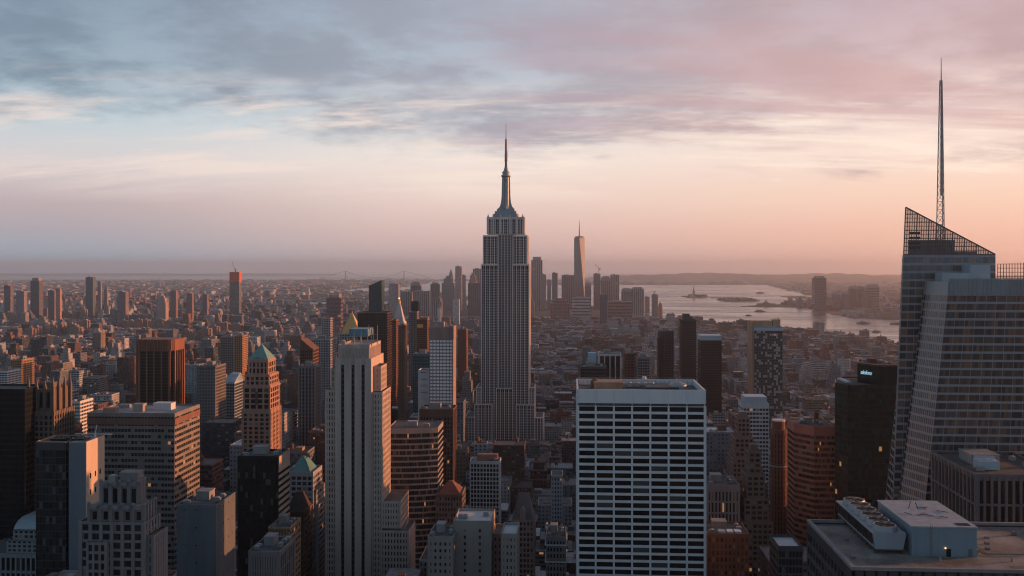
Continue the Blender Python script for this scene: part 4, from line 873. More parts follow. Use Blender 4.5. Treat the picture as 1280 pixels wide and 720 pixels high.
MB().loft(RECT(w,d),h-.4,[(-w/2,-d/2),(-w/2+1,-d/2),(-w/2+1,d/2),(-w/2,d/2)],h+11).build('slanted_crown', BROWN, r)
G('slotted_grey_tower', 'grey tower with dark vertical slots left of the limestone tower', 'office tower', 373, 394, 458, 950, 22, GREYST, (5,5), 3.8, side=398, yb=508, pw=1.6, sh=.6, pp=.5, sp=.1, win=False)
G('dark_brown_slab', 'big plain dark brown slab behind the limestone tower', 'office tower', 447, 484, 391, 1390, 38, stone('very_dark_brown',(.075,.05,.045),.6), (16,10), 3.8, side=488, yb=560, pw=.7, sh=1.2, pp=.15, sp=.12, win=False, roofs=False)
def gold_pyr():
    Y = 1640; root, w, d, h = hero('gold_pyramid_tower', 'stone tower with a gilded pyramid roof rising behind the limestone tower', 'office tower', 424, 450, 417, Y, 40, yb=418)
    q = 1.37; grid_tower(root, RECT(w,d), 0, h, 4, (8,9,8,9), pw=1.4, sh=1.5, pp=.3, sp=.2, wall=LIME, win=False, top=2)
    mb = MB(); zp = zat(437,389,Y); mb.loft(RECT(w*.94,w*.94),h-.6,RECT(1.4,1.4),zp-4); mb.cyl(0,0,.9,zp-4,.1,zp,8); mb.build('gilded_roof', GOLD, root)
    for sx in (-1,1):
        for sy in (-1,1): MB().cyl(sx*w*.4,sy*d*.4,1.6,h-.6,.2,h+9,8).build('corner_pinnacle', LIME, root)
gold_pyr()
def clock():
    Y = 1690; root, w, d, h = hero('campanile_tower', 'slender white bell tower with steep roof and glowing gilded cupola', 'clock tower', 490, 505, 402, Y, 24, yb=430)
    h2 = h; grid_tower(root, RECT(w,d), 0, h2, 4, (5,5,5,5), pw=2.2, sh=1.8, pp=.3, sp=.2, wall=WHITE, win=False, top=3)
    mb = MB(); z0 = h2-.6; z1 = zat(497,380,Y); mb.loft(RECT(w*.86,d*.86),z0,RECT(w*.24,d*.24),z1); mb.build('steep_roof', stone('marble_roof',(.5,.48,.47)), root)
    mb = MB(); mb.cyl(0,0,2.6,z1+.01,2.4,z1+5,12); mb.cyl(0,0,2.5,z1+5.01,.4,z1+9,12); mb.cyl(0,0,.3,z1+9,.1,z1+13,6); mb.build('cupola', GOLD, root)
    m, t, p = newmat('lantern_glow'); p.inputs['Emission Color'].default_value=(1,.62,.25,1); p.inputs['Emission Strength'].default_value=2.2
    MB().cyl(0,0,1.4,z1+9.1,1.0,z1+11,8).build('lantern', m, root)
    MB().cyl(0,0,.1,0,.1,.2,6) and None
    m2 = MB(); n = 24; yy = -d/2-.4; zz = h2-9; m2.add([(4.2*math.cos(2*math.pi*i/n),yy,zz+4.2*math.sin(2*math.pi*i/n)) for i in range(n)],[tuple(range(n))[::-1]]); m2.build('clock_face', WHITE, root)
clock()
G('dark_leaning_glass_tower', 'dark teal glass tower with slanting top and roof cranes in front of the river', 'apartment tower', 461, 477, 357, 2000, 30, TEALG, (8,8), 4, side=480, yb=391, pw=.3, sh=.8, pp=.1, sp=.15, win=False, core=TEALG, roofs=False)
r = bpy.data.objects[[o.name for o in bpy.data.objects if o.name.startswith('dark_leaning_glass_tower')][0]]
hh = zat(470,357,2000); ww = xat(477,2000)-xat(461,2000)
MB().loft(RECT(ww,30),hh-.3,[(ww/2-1,-15),(ww/2,-15),(ww/2,15),(ww/2-1,15)],hh+12).build('slanted_crown', TEALG, r)
mb = MB(); mb.bar((-8,0,hh),(-9,0,hh+9),.5); mb.bar((-12,0,hh+8),(-2,0,hh+9),.5); mb.bar((-2,0,hh),(-2,0,hh+8),.5); mb.build('crane', STEEL, r)
G('slim_orange_sided_tower', 'slim dark tower with an orange sunlit side left of the white bell tower', 'apartment tower', 489, 495, 400, 1500, 22, stone('rust_brick',(.28,.12,.07)), (4,7), 3.6, side=499, yb=480, pw=.6, sh=1.2, pp=.2, sp=.15, win=False, roofs=False)
G('slim_dark_tower', 'slim black-brown tower with bright edge in front of the white bell tower', 'apartment tower', 498, 506, 407, 1350, 20, BROWN, (4,6), 3.6, side=509, yb=560, pw=1.4, sh=1.2, pp=.2, sp=.15, win=False, roofs=False)
G('slim_black_top_tower', 'slim tower with black top standing left of the white-windowed slab', 'apartment tower', 514, 523, 377, 1900, 24, BLACK, (5,6), 3.8, side=525, yb=395, pw=.6, sh=1.2, pp=.1, sp=.15, win=False, roofs=False)
G('grey_residential_tower', 'grey residential tower left of the slim white-windowed slab', 'apartment tower', 511, 521, 390, 1650, 24, GREYST, (5,6), 3.4, yb=440, pw=1.3, sh=1.3, pp=.2, sp=.15, win=False, roofs=False)
r, w, d, h = G('gold_banded_tower', 'brown tower with a gold-lit top storey left of the white-windowed slab', 'apartment tower', 521, 534, 399, 1560, 26, stone('rust_brick',(.28,.12,.07)), (5,6), 3.6, side=537, yb=445, pw=.8, sh=1.2, pp=.2, sp=.15, win=False, roofs=False)
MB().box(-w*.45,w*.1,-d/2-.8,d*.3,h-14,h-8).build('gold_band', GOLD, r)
r, w, d, h = G('teal_glass_tower', 'teal glass tower behind the blank white wall building', 'office tower', 516, 541, 443, 1090, 24, stone('teal_frame',(.06,.14,.16),.4), (12,8), 3.8, yb=510, pw=.25, sh=.6, pp=.1, sp=.1, win=False, core=TEALG)
G('blank_white_wall_building', 'building with a blank white wall beside the bright-windowed slab', 'office tower', 523, 536.3, 463, 1010, 20, WHITE, (2,5), 7, yb=515, pw=7.0, sh=6.3, pp=.2, sp=.21, win=False, roofs=False)
def bright():
    Y = 990; root, w, d, h = hero('bright_windowed_slab', 'slim slab with a grid of bright reflecting windows, brown top and orange west side', 'office tower', 537, 566, 408, Y, 26, yb=512, side=570)
    S = stone('brown_white_grid',(.30,.22,.20)); M_ = stone('bright_frame',(.26,.21,.20)); zt = zat(552,424,Y)
    grid_tower(root, RECT(w,d), 0, zt, 3.55, (7,5,7,5), pw=.75, sh=1.35, pp=.25, sp=.2, wall=M_, core=GLASSC, pane=stone('bright_window',(.9,.92,.94),.3,.06), budget=100, vis=(0,), top=1)  # near-white panes: bright sky reflection painted into the base colour
    P = RECT(w,d); mb = MB(); mb.box(-w/2,w/2,-d/2,d/2,zt-.6,h-1)
    for i in range(8): x = -w/2+w*i/7; mb.box(x-.9,x+.9,-d/2-.5,-d/2-.01,zt,h)
    mb.box(w/2+.01,w/2+.4,-d/2-.4,d/2,0,h); mb.build('crown', S, root); rooftop(root,w,d,h-1,3,False,2)
bright()
G('downtown_loft', 'square orange-lit water tower building right of the bright-windowed slab', 'apartment block', 572, 583, 412, 1700, 26, stone('rust_brick',(.28,.12,.07)), (5,5), 3.6, yb=430, pw=1.2, sh=1.4, pp=.2, sp=.15, win=False)
# right middle distance
r, w, d, h = G('white_barred_tower', 'black glass tower with four white vertical bars above the white slab roof', 'office tower', 749, 776, 443, 1180, 30, WHITE, (4,5), 3.9, yb=487, pw=1.3, sh=0, pp=.8, sp=.3, win=False)
G('wide_dark_office', 'wide dark low office with banded front left of the white-barred tower', 'office block', 726, 758, 459, 1110, 34, DGREY, (14,10), 3.9, yb=487, pw=.3, sh=1.4, pp=.1, sp=.2, win=False)
MB().box(-1,1,-1,1,0,1) and None
r, w, d, h = G('light_blue_boxed_block', 'block with a bright blue square plant box on its roof', 'office block', 733, 747, 456, 1150, 20, GREYST, (5,5), 3.7, yb=487, pw=1.2, sh=1.4, pp=.2, sp=.15, win=False, roofs=False)
MB().box(-w*.33,w*.36,-d*.4,d*.3,h-.5,h+14).build('plant_box', stone('sky_blue_box',(.28,.50,.62),.5,.08), r)
G('russet_slab', 'russet brown slab behind the right part of the white slab roof', 'apartment tower', 781, 797, 442, 1130, 26, stone('russet',(.19,.08,.06)), (9,7), 3.4, yb=487, pw=.8, sh=1.3, pp=.2, sp=.15, win=False)
G('grey_balconied_tower', 'grey apartment tower with stacked balconies right of the russet slab', 'apartment tower', 797, 812, 447, 1100, 24, GREYST, (5,6), 3.2, yb=487, pw=.7, sh=1.1, pp=.2, sp=.9, win=False)
G('dark_stepped_tower', 'dark stepped tower left of the tall dark ribbed tower', 'office tower', 825, 842, 414, 1420, 28, DGREY, (6,7), 3.7, yb=487, pw=1.0, sh=1.2, pp=.3, sp=.2, win=False)
G('dark_stepped_annex', 'lower dark wing beside the dark stepped tower', 'office block', 823, 829, 423, 1400, 20, BLACK, (3,5), 3.7, yb=487, pw=.5, sh=1.2, pp=.1, sp=.2, win=False, roofs=False)
r, w, d, h = G('tall_dark_ribbed_tower', 'tall very dark apartment tower with floor ribs in front of the harbour', 'apartment tower', 852, 870, 400, 1480, 26, stone('dark_teal_concrete',(.055,.07,.075)), (6,7), 3.3, yb=480, pw=.4, sh=1.0, pp=.1, sp=.9, win=False, roofs=False)
MB().box(-w*.35,w*.1,-d*.3,d*.3,h-.6,h+9).build('plant_tower', DGREY, r); MB().box(w*.1+.01,w*.3,-d*.2,d*.3,h-.6,h+5).build('plant_tower', DGREY, r)
r, w, d, h = G('blue_capped_tower', 'dark glass tower with a pale blue flat cap right of the ribbed tower', 'apartment tower', 876, 902, 425, 1300, 30, stone('dark_frame',(.05,.055,.06)), (10,8), 3.5, yb=500, pw=.5, sh=.9, pp=.15, sp=.2, win=False, roofs=False)
MB().box(-w/2-.3,w/2+.3,-d/2-.3,d/2+.3,h-.4,h+6).build('plant_screen', stone('pale_blue_screen',(.36,.50,.58),.5,.08), r)
r, w, d, h = G('black_white_gridded_tower', 'tall apartment tower with a black and white window grid in front of the harbour', 'apartment tower', 943, 978, 409, 1230, 34, stone('white_dark_grid',(.10,.115,.12)), (13,10), 3.3, yb=522, pw=.45, sh=.8, pp=.3, sp=.25, budget=100, top=5, pane=pane_mat('balcony_glass',dark=(.012,.016,.018),lite=(.04,.05,.055),blind=(.42,.44,.46),pb=.72,pl=.995), vis=(0,), roofs=False)
MB().box(-w/2-.4,w/2+.4,-d/2-.4,d/2+.4,h-4.6,h-.2).build('pale_band', stone('pale_blue_screen',(.36,.50,.58),.5,.08), r)
MB().loft([(-w/2-1,1),(w/2-9,1),(w/2-9,16),(-w/2-1,16)],h-.6,[(-w/2-1,1),(w/2-9,1),(w/2-9,16),(-w/2-1,16)],h+7).build('plant_tower', TAN, r); MB().box(w/2-8,w/2,2,12,h-.6,h+8.5).build('plant_tower', TAN, r)
MB().box(-w/2-2.4,-w/2-.32,-d/2+1,d/2,0,h+7).build('core_wall', TAN, r)
r, w, d, h = G('white_banded_block', 'white and blue banded office block below the gridded apartment tower', 'office block', 929, 961, 505, 850, 24, stone('white_band',(.50,.54,.57)), (8,8), 3.6, yb=560, pw=.5, sh=1.6, pp=.1, sp=.3, budget=60, top=4, vis=(0,3), roofs=False)
MB().box(-w*.42,w*.45,-d*.4,d*.4,h-.5,h+6).build('plant_screen', LBLUE, r)
def ziggurat(nm, lab, px0, px1, yt, Y, d, mat, yb, n=4, seed=1):
    root, w, d, h = hero(nm, lab, 'office block', px0, px1, yt, Y, d, yb); 
    for i in range(n):
        f = 1-.2*(n-1-i) if n < 5 else 1-.15*(n-1-i); f = max(.35, f); P = RECT(w*f, d*f)
        zb = 0 if i == n-1 else h*(1-.11*(i+1))-.7; zt = h*(1-.11*i)
        grid_tower(root, P, max(0,zb), zt, 3.6, (max(2,int(w*f/3.2)),max(2,int(d*f/3.4)))*2, pw=1.1, sh=1.5, pp=.22, sp=.15, wall=mat, pane=PANE, budget=30, vis=(0,3), top=1.8)
    bulkhead(root,0,0,h-.69,w*.2,d*.2,4,mat); return root
ziggurat('stepped_brown_building', 'brown stepped building with pink-lit top right of the white slab', 913, 952, 524, 760, 34, stone('mauve_brick',(.26,.17,.145),var=.15), 600, 4)
ziggurat('stepped_dark_building', 'darker stepped building in the shade below the pink-topped one', 928, 966, 567, 640, 30, stone('shade_brick',(.17,.14,.13)), 700, 4)
G('grey_pilastered_block', 'grey pilastered stone block right beside the white slab', 'office block', 884, 924, 607, 640, 28, stone('warm_grey_stone',(.30,.27,.265)), (9,7), 7.6, yb=665, pw=1.2, sh=1.3, pp=.45, sp=.2, budget=60, top=4, vis=(0,3), mull=1)
r, w, d, h = G('low_brown_block', 'low dark brown block with skylights and a few lamps lit at the bottom edge', 'office block', 884, 936, 668, 560, 26, BROWN, (10,5), 3.8, pw=1.1, sh=1.4, pp=.3, sp=.2, budget=40, top=2, pane=PANE_WARM, vis=(0,3))
for i in range(3): MB().box(-w*.2+i*4.6,-w*.2+i*4.6+3.8,-d*.42,-d*.2,h-.6,h+1.1).build('skylight', stone('skylight_glass',(.35,.52,.62),.2,.05), r)
def round_top():
    Y = 700; root, w, d, h = hero('rounded_brown_tower', 'slim dark brown tower with rounded capped top left of the red-lit tower', 'apartment tower', 967, 987, 541, Y, 20, yb=700)
    P = MB().ring(w/2, 16); P = [(x, y) for x, y in P]; S = stone('dark_russet',(.15,.07,.05))
    grid_tower(root, P, 0, h, 3.8, (1,), pw=.9, sh=.9, pp=.3, sp=.2, wall=S, win=False, top=2)
    mb = MB(); mb.cyl(0,0,w/2+.7,h+.01,w/2+.7,h+1.0,16); mb.cyl(0,0,w/2*.8,h+1.01,w/2*.8,h+7,16); mb.build('round_cap', S, root)
    MB().cyl(0,0,w/2*.86,h+7.01,w/2*.86,h+8,16).build('cap_ring', WHITE, root); MB().cyl(0,0,w/2+.75,h-26,w/2+.75,h-25.2,16).build('ring_band', CONC, root)
round_top()
def red_lit():
    Y = 660; root, w, d, h = hero('red_lit_tower', 'brown faceted office tower with red glowing floor bands left of the dark green glass tower', 'office tower', 999, 1044, 533, Y, 34, yb=640)
    P = [(-w/2+1,-d/2+8),(-w/2+12,-d/2),(w/2,-d/2),(w/2,d/2),(-w/2+1,d/2)]; P = [(-w/2,-d/2+13),(-w/2+10,-d/2),(w/2,-d/2),(w/2,d/2),(-w/2,d/2)]
    S = stone('orange_brick',(.42,.14,.10),.6,.15)  # red glow on the brown tower put into the band colour
    grid_tower(root, P, 0, h, 3.9, (5,12,8,14,6), pw=.35, sh=1.7, pp=.1, sp=.45, wall=BROWN, span=S, pane=PANE_WARM, budget=100, vis=(0,1), top=6.5)
    rooftop(root, w*.7, d*.6, h-.69, 8, True, 6)
red_lit()
def teal_sign():
    Y = 640; root, w, d, h = hero('dark_green_glass_tower', 'very dark green glass tower with a small white illuminated script sign near its top', 'office tower', 1060, 1124, 479, Y, 40, yb=690)
    HER.pop(); claim(1043,1124,452,690,Y,xat(1043,Y),xat(1124,Y),Y-3,Y+44); X0 = (xat(1060,Y)+xat(1124,Y))/2; X = lambda p_: xat(p_,Y)-X0; Z = lambda q: zat(1090,q,Y)
    GR = stone('green_mullion',(.018,.045,.045),.35,.1); CG = stone('dark_green_glass',(.008,.028,.028),.1,.2)
    pm = pane_mat('green_tinted_glass',dark=(.005,.016,.016),lite=(.016,.045,.045),blind=(.03,.06,.06),pb=.9,pl=.994)
    grid_tower(root, [(X(1060),-20),(X(1124),-20),(X(1124),24),(xat(1044,Y+44)-X0,24),(xat(1044,Y+12)-X0,-8)], 0, Z(481), 3.9, (15,10,16,8,6), pw=.18, sh=.8, pp=.1, sp=.14, wall=GR, core=CG, pane=pm, budget=100, vis=(0,4), top=2)
    P = [(X(1101),-17),(X(1124),-17),(X(1124),18),(xat(1073,Y+38)-X0,18),(xat(1072,Y+18)-X0,-2)]
    grid_tower(root, P, Z(481)-.6, Z(457), 3.9, (9,8,9,5,6), pw=.14, sh=.3, pp=.06, sp=.08, wall=GR, core=CG, pane=pm, budget=0, vis=(), win=False, top=.6)
    mb = MB(); n = len(P)
    for k in range(n):
        a, b = P[k], P[(k+1)%n]; mb.bar((*a,Z(457)+.3),(*b,Z(457)+.3),.45)
    mb.build('roof_rim', stone('rim_buff',(.42,.27,.2)), root); rooftop(root, 18, 18, Z(457)-.6, 9, False, 4, BROWN, 6, 2)
    MB().box(X(1062),X(1070)-1,-12,10,Z(481),Z(481)+1.2).build('roof_plant', LBLUE, root)
    # script sign on the slanted face P[4]->P[0]
    cu = bpy.data.curves.new('sign', 'FONT'); cu.body = 'salesforce'; cu.size = 5.4; cu.extrude = .12; cu.shear = .2; cu.align_x = 'CENTER'; cu.space_character = .92
    tmp = bpy.data.objects.new('tmp', cu); COL.objects.link(tmp); bpy.context.view_layer.update()
    me = bpy.data.meshes.new_from_object(tmp.evaluated_get(bpy.context.evaluated_depsgraph_get())); bpy.data.objects.remove(tmp)
    m, t, p = newmat('sign_light'); p.inputs['Base Color'].default_value = (.6,.8,.9,1); p.inputs['Emission Color'].default_value=(.42,.78,1,1); p.inputs['Emission Strength'].default_value=.5
    me.materials.clear(); me.materials.append(m); o = link(bpy.data.objects.new('illuminated_sign', me), root)
    a = Vector((*P[4],0)); b = Vector((*P[0],0)); dr = (b-a).normalized(); nd = Vector((dr.y,-dr.x,0)); c = a.lerp(b,.42)
    wd = max(v.co.x for v in me.vertices)-min(v.co.x for v in me.vertices); sc = (b-a).length*.52/wd
    o.scale = (sc, sc*1.55, 1); o.rotation_euler = (R(90),0,math.atan2(dr.y,dr.x)); o.location = (c.x+nd.x*.45, c.y+nd.y*.45, Z(470.5))
teal_sign()
r, w, d, h = G('piered_dark_tower', 'dark stone office tower with closely spaced vertical piers at the lower right edge', 'office tower', 1221, 1330, 594, 430, 50, stone('pier_stone',(.17,.155,.155)), (12,12), 3.9, side=1182, yb=700, pw=1.1, sh=0, pp=.9, sp=.4, budget=0, win=False, top=2.5, core=BLACK)
MB().box(-w/2-1.1,w/2+1.1,-d/2-1.1,d/2+1.1,h-13.5,h-12.6).build('band_course', stone('pier_stone',(.17,.155,.155)), r)
for i in range(2): ac_unit(r,-w*.22+i*3,-d*.2+i*12,h-.6,9,7,4.2,LBLUE)
ac_unit(r,w*.05,d*.25,h-.6,8,6,3)
G('dark_corner_tower', 'dark glass building with pale roof rim left of the gravel roof', 'office block', 973, 1003, 684, 470, 20, stone('cool_rim',(.07,.085,.095)), (7,6), 3.9, pw=.3, sh=1.0, pp=.1, sp=.15, pane=PANE_DARK, budget=40, top=2, roofs=False, rooff=LBLUE)
# left middle-distance named buildings
G('white_balconied_block', 'white apartment block with curved balconies and round roof drum at the left edge', 'apartment block', -8, 9, 464, 1250, 30, WHITE, (5,9), 3.1, side=20, yb=490, pw=.5, sh=1.3, pp=.2, sp=.8, win=False)
G('orange_stepped_tower', 'brown stepped tower glowing orange on its west side at far left', 'apartment tower', 13, 27, 450, 1330, 32, stone('amber_brick',(.42,.24,.13)), (5,8), 3.3, side=38, yb=500, pw=1.3, sh=1.4, pp=.2, sp=.15, win=False)
G('orange_sided_block', 'block with an orange sunlit side above the banded office', 'apartment block', 72, 84, 489, 1000, 24, stone('cool_stone',(.34,.35,.38)), (5,6), 3.4, side=89, yb=525, pw=.8, sh=1.3, pp=.2, sp=.2, win=False)
G('white_low_office', 'white low office with ribbon windows above the banded office', 'office block', 88, 100, 502, 930, 26, WHITE, (5,8), 3.6, side=109, yb=520, pw=.6, sh=1.6, pp=.1, sp=.3, win=False)
G('orange_slab_far', 'slab with blazing orange end wall left of the green pyramid tower', 'apartment tower', 293, 303, 420, 1700, 30, stone('amber_brick',(.42,.24,.13)), (4,8), 3.3, side=309, yb=445, pw=1.3, sh=1.4, pp=.2, sp=.15, win=False)
G('orange_slab_near', 'grey slab with sunlit end between the ribbed tower and green pyramid tower', 'apartment tower', 276, 292, 421, 1800, 30, stone('mauve_grey',(.26,.23,.23)), (6,8), 3.3, side=298, yb=445, pw=1.1, sh=1.4, pp=.2, sp=.15, win=False)
G('stepped_white_setback_tower', 'pale stepped tower with sunlit west edge left of the gold pyramid', 'apartment tower', 402, 413, 398, 1950, 34, stone('pale_pink_stone',(.42,.38,.37)), (5,8), 3.6, side=417, yb=425, pw=1.2, sh=1.4, pp=.2, sp=.15, win=False)
G('long_white_block', 'long pale block with regular windows left of the gold pyramid', 'office block', 388, 413, 424, 1500, 40, stone('pale_stone_b',(.40,.40,.42)), (12,10), 4, yb=440, pw=1.1, sh=1.2, pp=.3, sp=.2, win=False)
# ================================================================== far skyline
def far(name, label, cat, px0, px1, yt, Y, d, c, par=(.45,.5,.2), shape='flat', yb=400, side=None, group=None, cw=3.6, fh=4):
    xa, xb = xat(px0,Y), xat(px1,Y); gz = zc((xa+xb)/2,Y); h = zat((px0+px1)/2,yt,Y)-gz; w = xb-xa
    root = thing(name, label, cat, ((xa+xb)/2, Y+d/2, gz), group); claim(px0,px1,yt,yb,Y,xa,xb,Y,Y+d)
    rf = (.2,.19,.19); bx = []
    if Y > 3000: k_ = len(COL.objects) % 3; cw, fh = 11, 15; par = ((.45,1.01,0),(1.01,.4,0),(.5,.5,0))[k_] if w > 50 else (0,0,0)
    if shape == 'flat': bx = [facbox(-w/2,w/2,-d/2,d/2,0,h,c,par,rf,cw,fh)]
    elif shape == 'setback': bx = [facbox(-w/2,w/2,-d/2,d/2,0,h*.80,c,par,rf,cw,fh), facbox(-w*.36,w*.36,-d*.36,d*.36,h*.8,h*.93,c,par,rf,cw,fh), facbox(-w*.2,w*.2,-d*.2,d*.2,h*.93,h,c,par,rf,cw,fh)]
    elif shape == 'cap': bx = [facbox(-w/2,w/2,-d/2,d/2,0,h*.94,c,par,rf,cw,fh)]
    elif shape == 'pyr': bx = [facbox(-w/2,w/2,-d/2,d/2,0,h*.84,c,par,rf,cw,fh)]
    elif shape == 'round': bx = [facbox(-w/2,w/2,-d/2,d/2,0,h*.86,c,par,rf,cw,fh)]
    elif shape == 'wing': bx = [facbox(-w/2,w*.2,-d/2,d/2,0,h,c,par,rf,cw,fh), facbox(w*.2+.1,w/2,-d/2,d/2,0,h*.8,c,par,rf,cw,fh)]
    fboxes('wall', bx, root)
    S = stone('far_roof_stone', (.30,.25,.24))
    if shape == 'cap': MB().box(-w*.36,w*.36,-d*.36,d*.36,h*.94,h).build('roof_plant', S, root)
    if shape == 'pyr': MB().loft(RECT(w,d),h*.84,RECT(w*.08,d*.08),h).build('pointed_roof', stone('far_green_roof',(.2,.27,.27)), root)
    if shape == 'round':
        mb = MB(); pr = [(1,.86),(.94,.92),(.76,.97),(.45,1.0)]
        for i in range(3): mb.loft(RECT(w*pr[i][0],d*pr[i][0]),h*pr[i][1],RECT(w*pr[i+1][0],d*pr[i+1][0]),h*pr[i+1][1]-.01)
        mb.build('domed_roof', S, root)
    if shape in ('flat','wing'):
        MB().box(-w*.3,w*.05,-d*.25,d*.25,h,h+4).build('roof_plant', S, root)
    return root, w, d, h
PK = (.32,.22,.20); GRY = (.26,.25,.27); DK = (.10,.09,.10); WH = (.5,.47,.46); RD = (.30,.13,.10); TL = (.16,.19,.21)
DT = 'towers of the downtown skyline'
L = [ # px0 px1 ytop Y colour shape label
 (486,498,355,4700,GRY,'flat','grey twin-slab tower behind the white bell tower, on the downtown skyline'),
 (501,515,365,5000,PK,'flat','broad low pinkish block left of the dark domed downtown tower'),
 (513,526,352,5300,DK,'round','dark tower with narrowing domed top at the left of the downtown group'),
 (516,537,364,4900,GRY,'flat','wide grey slab below the dark domed downtown tower'),
 (538,549,353,5400,DK,'cap','dark tower with a lit corner left of the stepped pointed downtown tower'),
 (539,552,371,4600,PK,'setback','pinkish stepped building in front of the dark capped downtown tower'),
 (552,568,345,5600,GRY,'setback','grey stepped shoulder block of the pointed downtown tower'),
 (561,566,336,5650,GRY,'pyr','slim pointed top tower left of the tall rippled downtown tower'),
 (569,577,333,5300,(.36,.28,.26),'flat','tall slim rippled tower, highest at the left of the downtown group'),
 (577,582,344,5500,PK,'flat','narrow pink tower touching the rippled tower on its right'),
 (566,574,374,3900,WH,'flat','pale slim slab in front of the rippled downtown tower'),
 (547,551,379,3500,(.6,.58,.58),'pyr','small white pointed tower left of the pale slim slab'),
 (586,596,341,5700,(.40,.24,.19),'setback','rose coloured stepped tower just left of the landmark skyscraper'),
 (591,604,336,5900,GRY,'flat','broad grey tower partly hidden by the landmark skyscraper'),
 (585,601,354,5000,DK,'flat','dark squarish tower left of the landmark skyscraper'),
 (664,678,321,5600,(.34,.29,.30),'cap','tall grey ribbed tower with crown just right of the landmark skyscraper'),
 (676,682.5,343,5500,PK,'flat','lower wing tower attached right of the tall ribbed tower'),
 (684,689,350,5700,GRY,'flat','small grey tower between the ribbed tower and the slim dark one'),
 (690,697,341,5500,(.18,.15,.17),'flat','slim dark tower with a bright right edge left of the tapering glass tower'),
 (702,717.5,344,5800,(.22,.17,.18),'flat','broad brown block left of the tapering glass tower'),
 (731,739,353,5600,(.20,.15,.16),'round','rounded brown tower right of the tapering glass tower'),
 (742,750.5,342,5700,(.22,.17,.18),'flat','brown tower under construction with a crane on top'),
 (751,763,345,5600,(.24,.18,.19),'round','dome-topped tower between the crane tower and the flat pink tower'),
 (763,774,343.5,5800,(.36,.27,.25),'flat','flat topped pink tower right of the dome-topped one'),
 (777,790,360,5200,(.20,.15,.17),'round','brown tower with chamfered top left of the broad beige slab'),
 (789,805,359,5250,(.38,.30,.28),'cap','broad beige slab at the right of the downtown group'),
 (806,812,371,5300,PK,'flat','low pinkish block right of the broad beige slab'),
 (815,822.5,368,4900,(.24,.20,.21),'flat','grey tower with roof crane beside the small orange tower at the shore'),
 (823,828,378,4800,(.60,.20,.10),'setback','small bright orange tower at the edge of the harbour'),
 (688,712,373,4300,(.32,.13,.11),'setback','red-brown mass of buildings below the slim dark downtown tower'),
 (715,738,372,4400,WH,'flat','pale slab low in front of the tapering glass tower'),
 (750,759,368,4000,(.08,.09,.11),'flat','dark slim block low in front of the dome-topped tower'),
 (760,790,377,4300,(.26,.14,.13),'flat','long dark red block at the foot of the pink flat-topped tower'),
 (661,668,372,4500,PK,'setback','pink stepped building against the right side of the landmark skyscraper')]
for (a,b,yt,Y,c,sh,lb) in L: far('downtown_tower', lb, 'skyscraper', a, b, yt, Y, (xat(b,Y)-xat(a,Y))*.7, c, (.4,.55,.25), sh, 396, group=DT)
def tapering():
    Y = 5950; xa, xb = xat(717.5,Y), xat(731,Y); w = xb-xa; gz = zc(xa,Y); zt = zat(724,297,Y)-gz; zz = zat(724,275,Y)-gz
    root = thing('tapering_glass_tower', 'tallest downtown tower, tapering triangular glass facets with needle spire', 'skyscraper', ((xa+xb)/2,Y+w/2,gz)); claim(717,731,275,396,Y,xa,xb,Y,Y+w)
    g = stone('faceted_glass',(.11,.12,.14),.35,.06,.1); mb = MB(); a = w/2; b0 = 40
    Bp = [(-a,-a),(a,-a),(a,a),(-a,a)]; Tp = [(0,-a*.98),(a*.98,0),(0,a*.98),(-a*.98,0)]
    vs = [(x,y,b0) for x,y in Bp]+[(x,y,zt) for x,y in Tp]; fs = []
    for k in range(4): fs += [(k,(k+1)%4,4+k), ((k+1)%4,4+(k+1)%4,4+k)]
    fs.append((4,5,6,7)); mb.add(vs, fs); mb.box(-a,a,-a,a,0,b0); mb.build('facet_wall', g, root)
    mb = MB(); mb.cyl(0,0,a*.8,zt+.1,a*.8,zt+9,20); mb.build('crown_ring', stone('ring_steel',(.3,.16,.13)), root)
    mb = MB(); mb.cyl(0,0,4,zt+9,2.4,zt+(zz-zt)*.6,8); mb.cyl(0,0,2.2,zt+(zz-zt)*.6,.8,zz,8); mb.build('spire', stone('far_spire',(.28,.18,.17)), root)
tapering()
def crane(px, yt, yb, Y, arm, lab):
    x = xat(px,Y); z0 = zat(px,yb,Y); z1 = zat(px,yt,Y); r = thing('tower_crane', lab, 'crane', (x,Y+6,z0)); h = z1-z0; m = stone('crane_steel',(.30,.16,.14)); k = Y/1190
    MB().box(-.35*k,.35*k,-.35*k,.35*k,0,h*.62).build('mast', m, r)
    mb = MB(); mb.bar((arm[0]*k*-.3,0,h*.55),(arm[0]*k,0,h*.62+arm[1]*k),.3*k); mb.build('jib', m, r)
    MB().box(-arm[0]*k*.3-.6*k,-arm[0]*k*.3+.6*k,-1,1,h*.4,h*.58).build('counterweight', m, r)
crane(748.5,331,341.8,5710,(-5,5),'luffing crane on the brown tower right of the tapering glass tower')
crane(818,362,367.8,4910,(-5,.5),'crane on the grey shore tower beside the small orange tower')
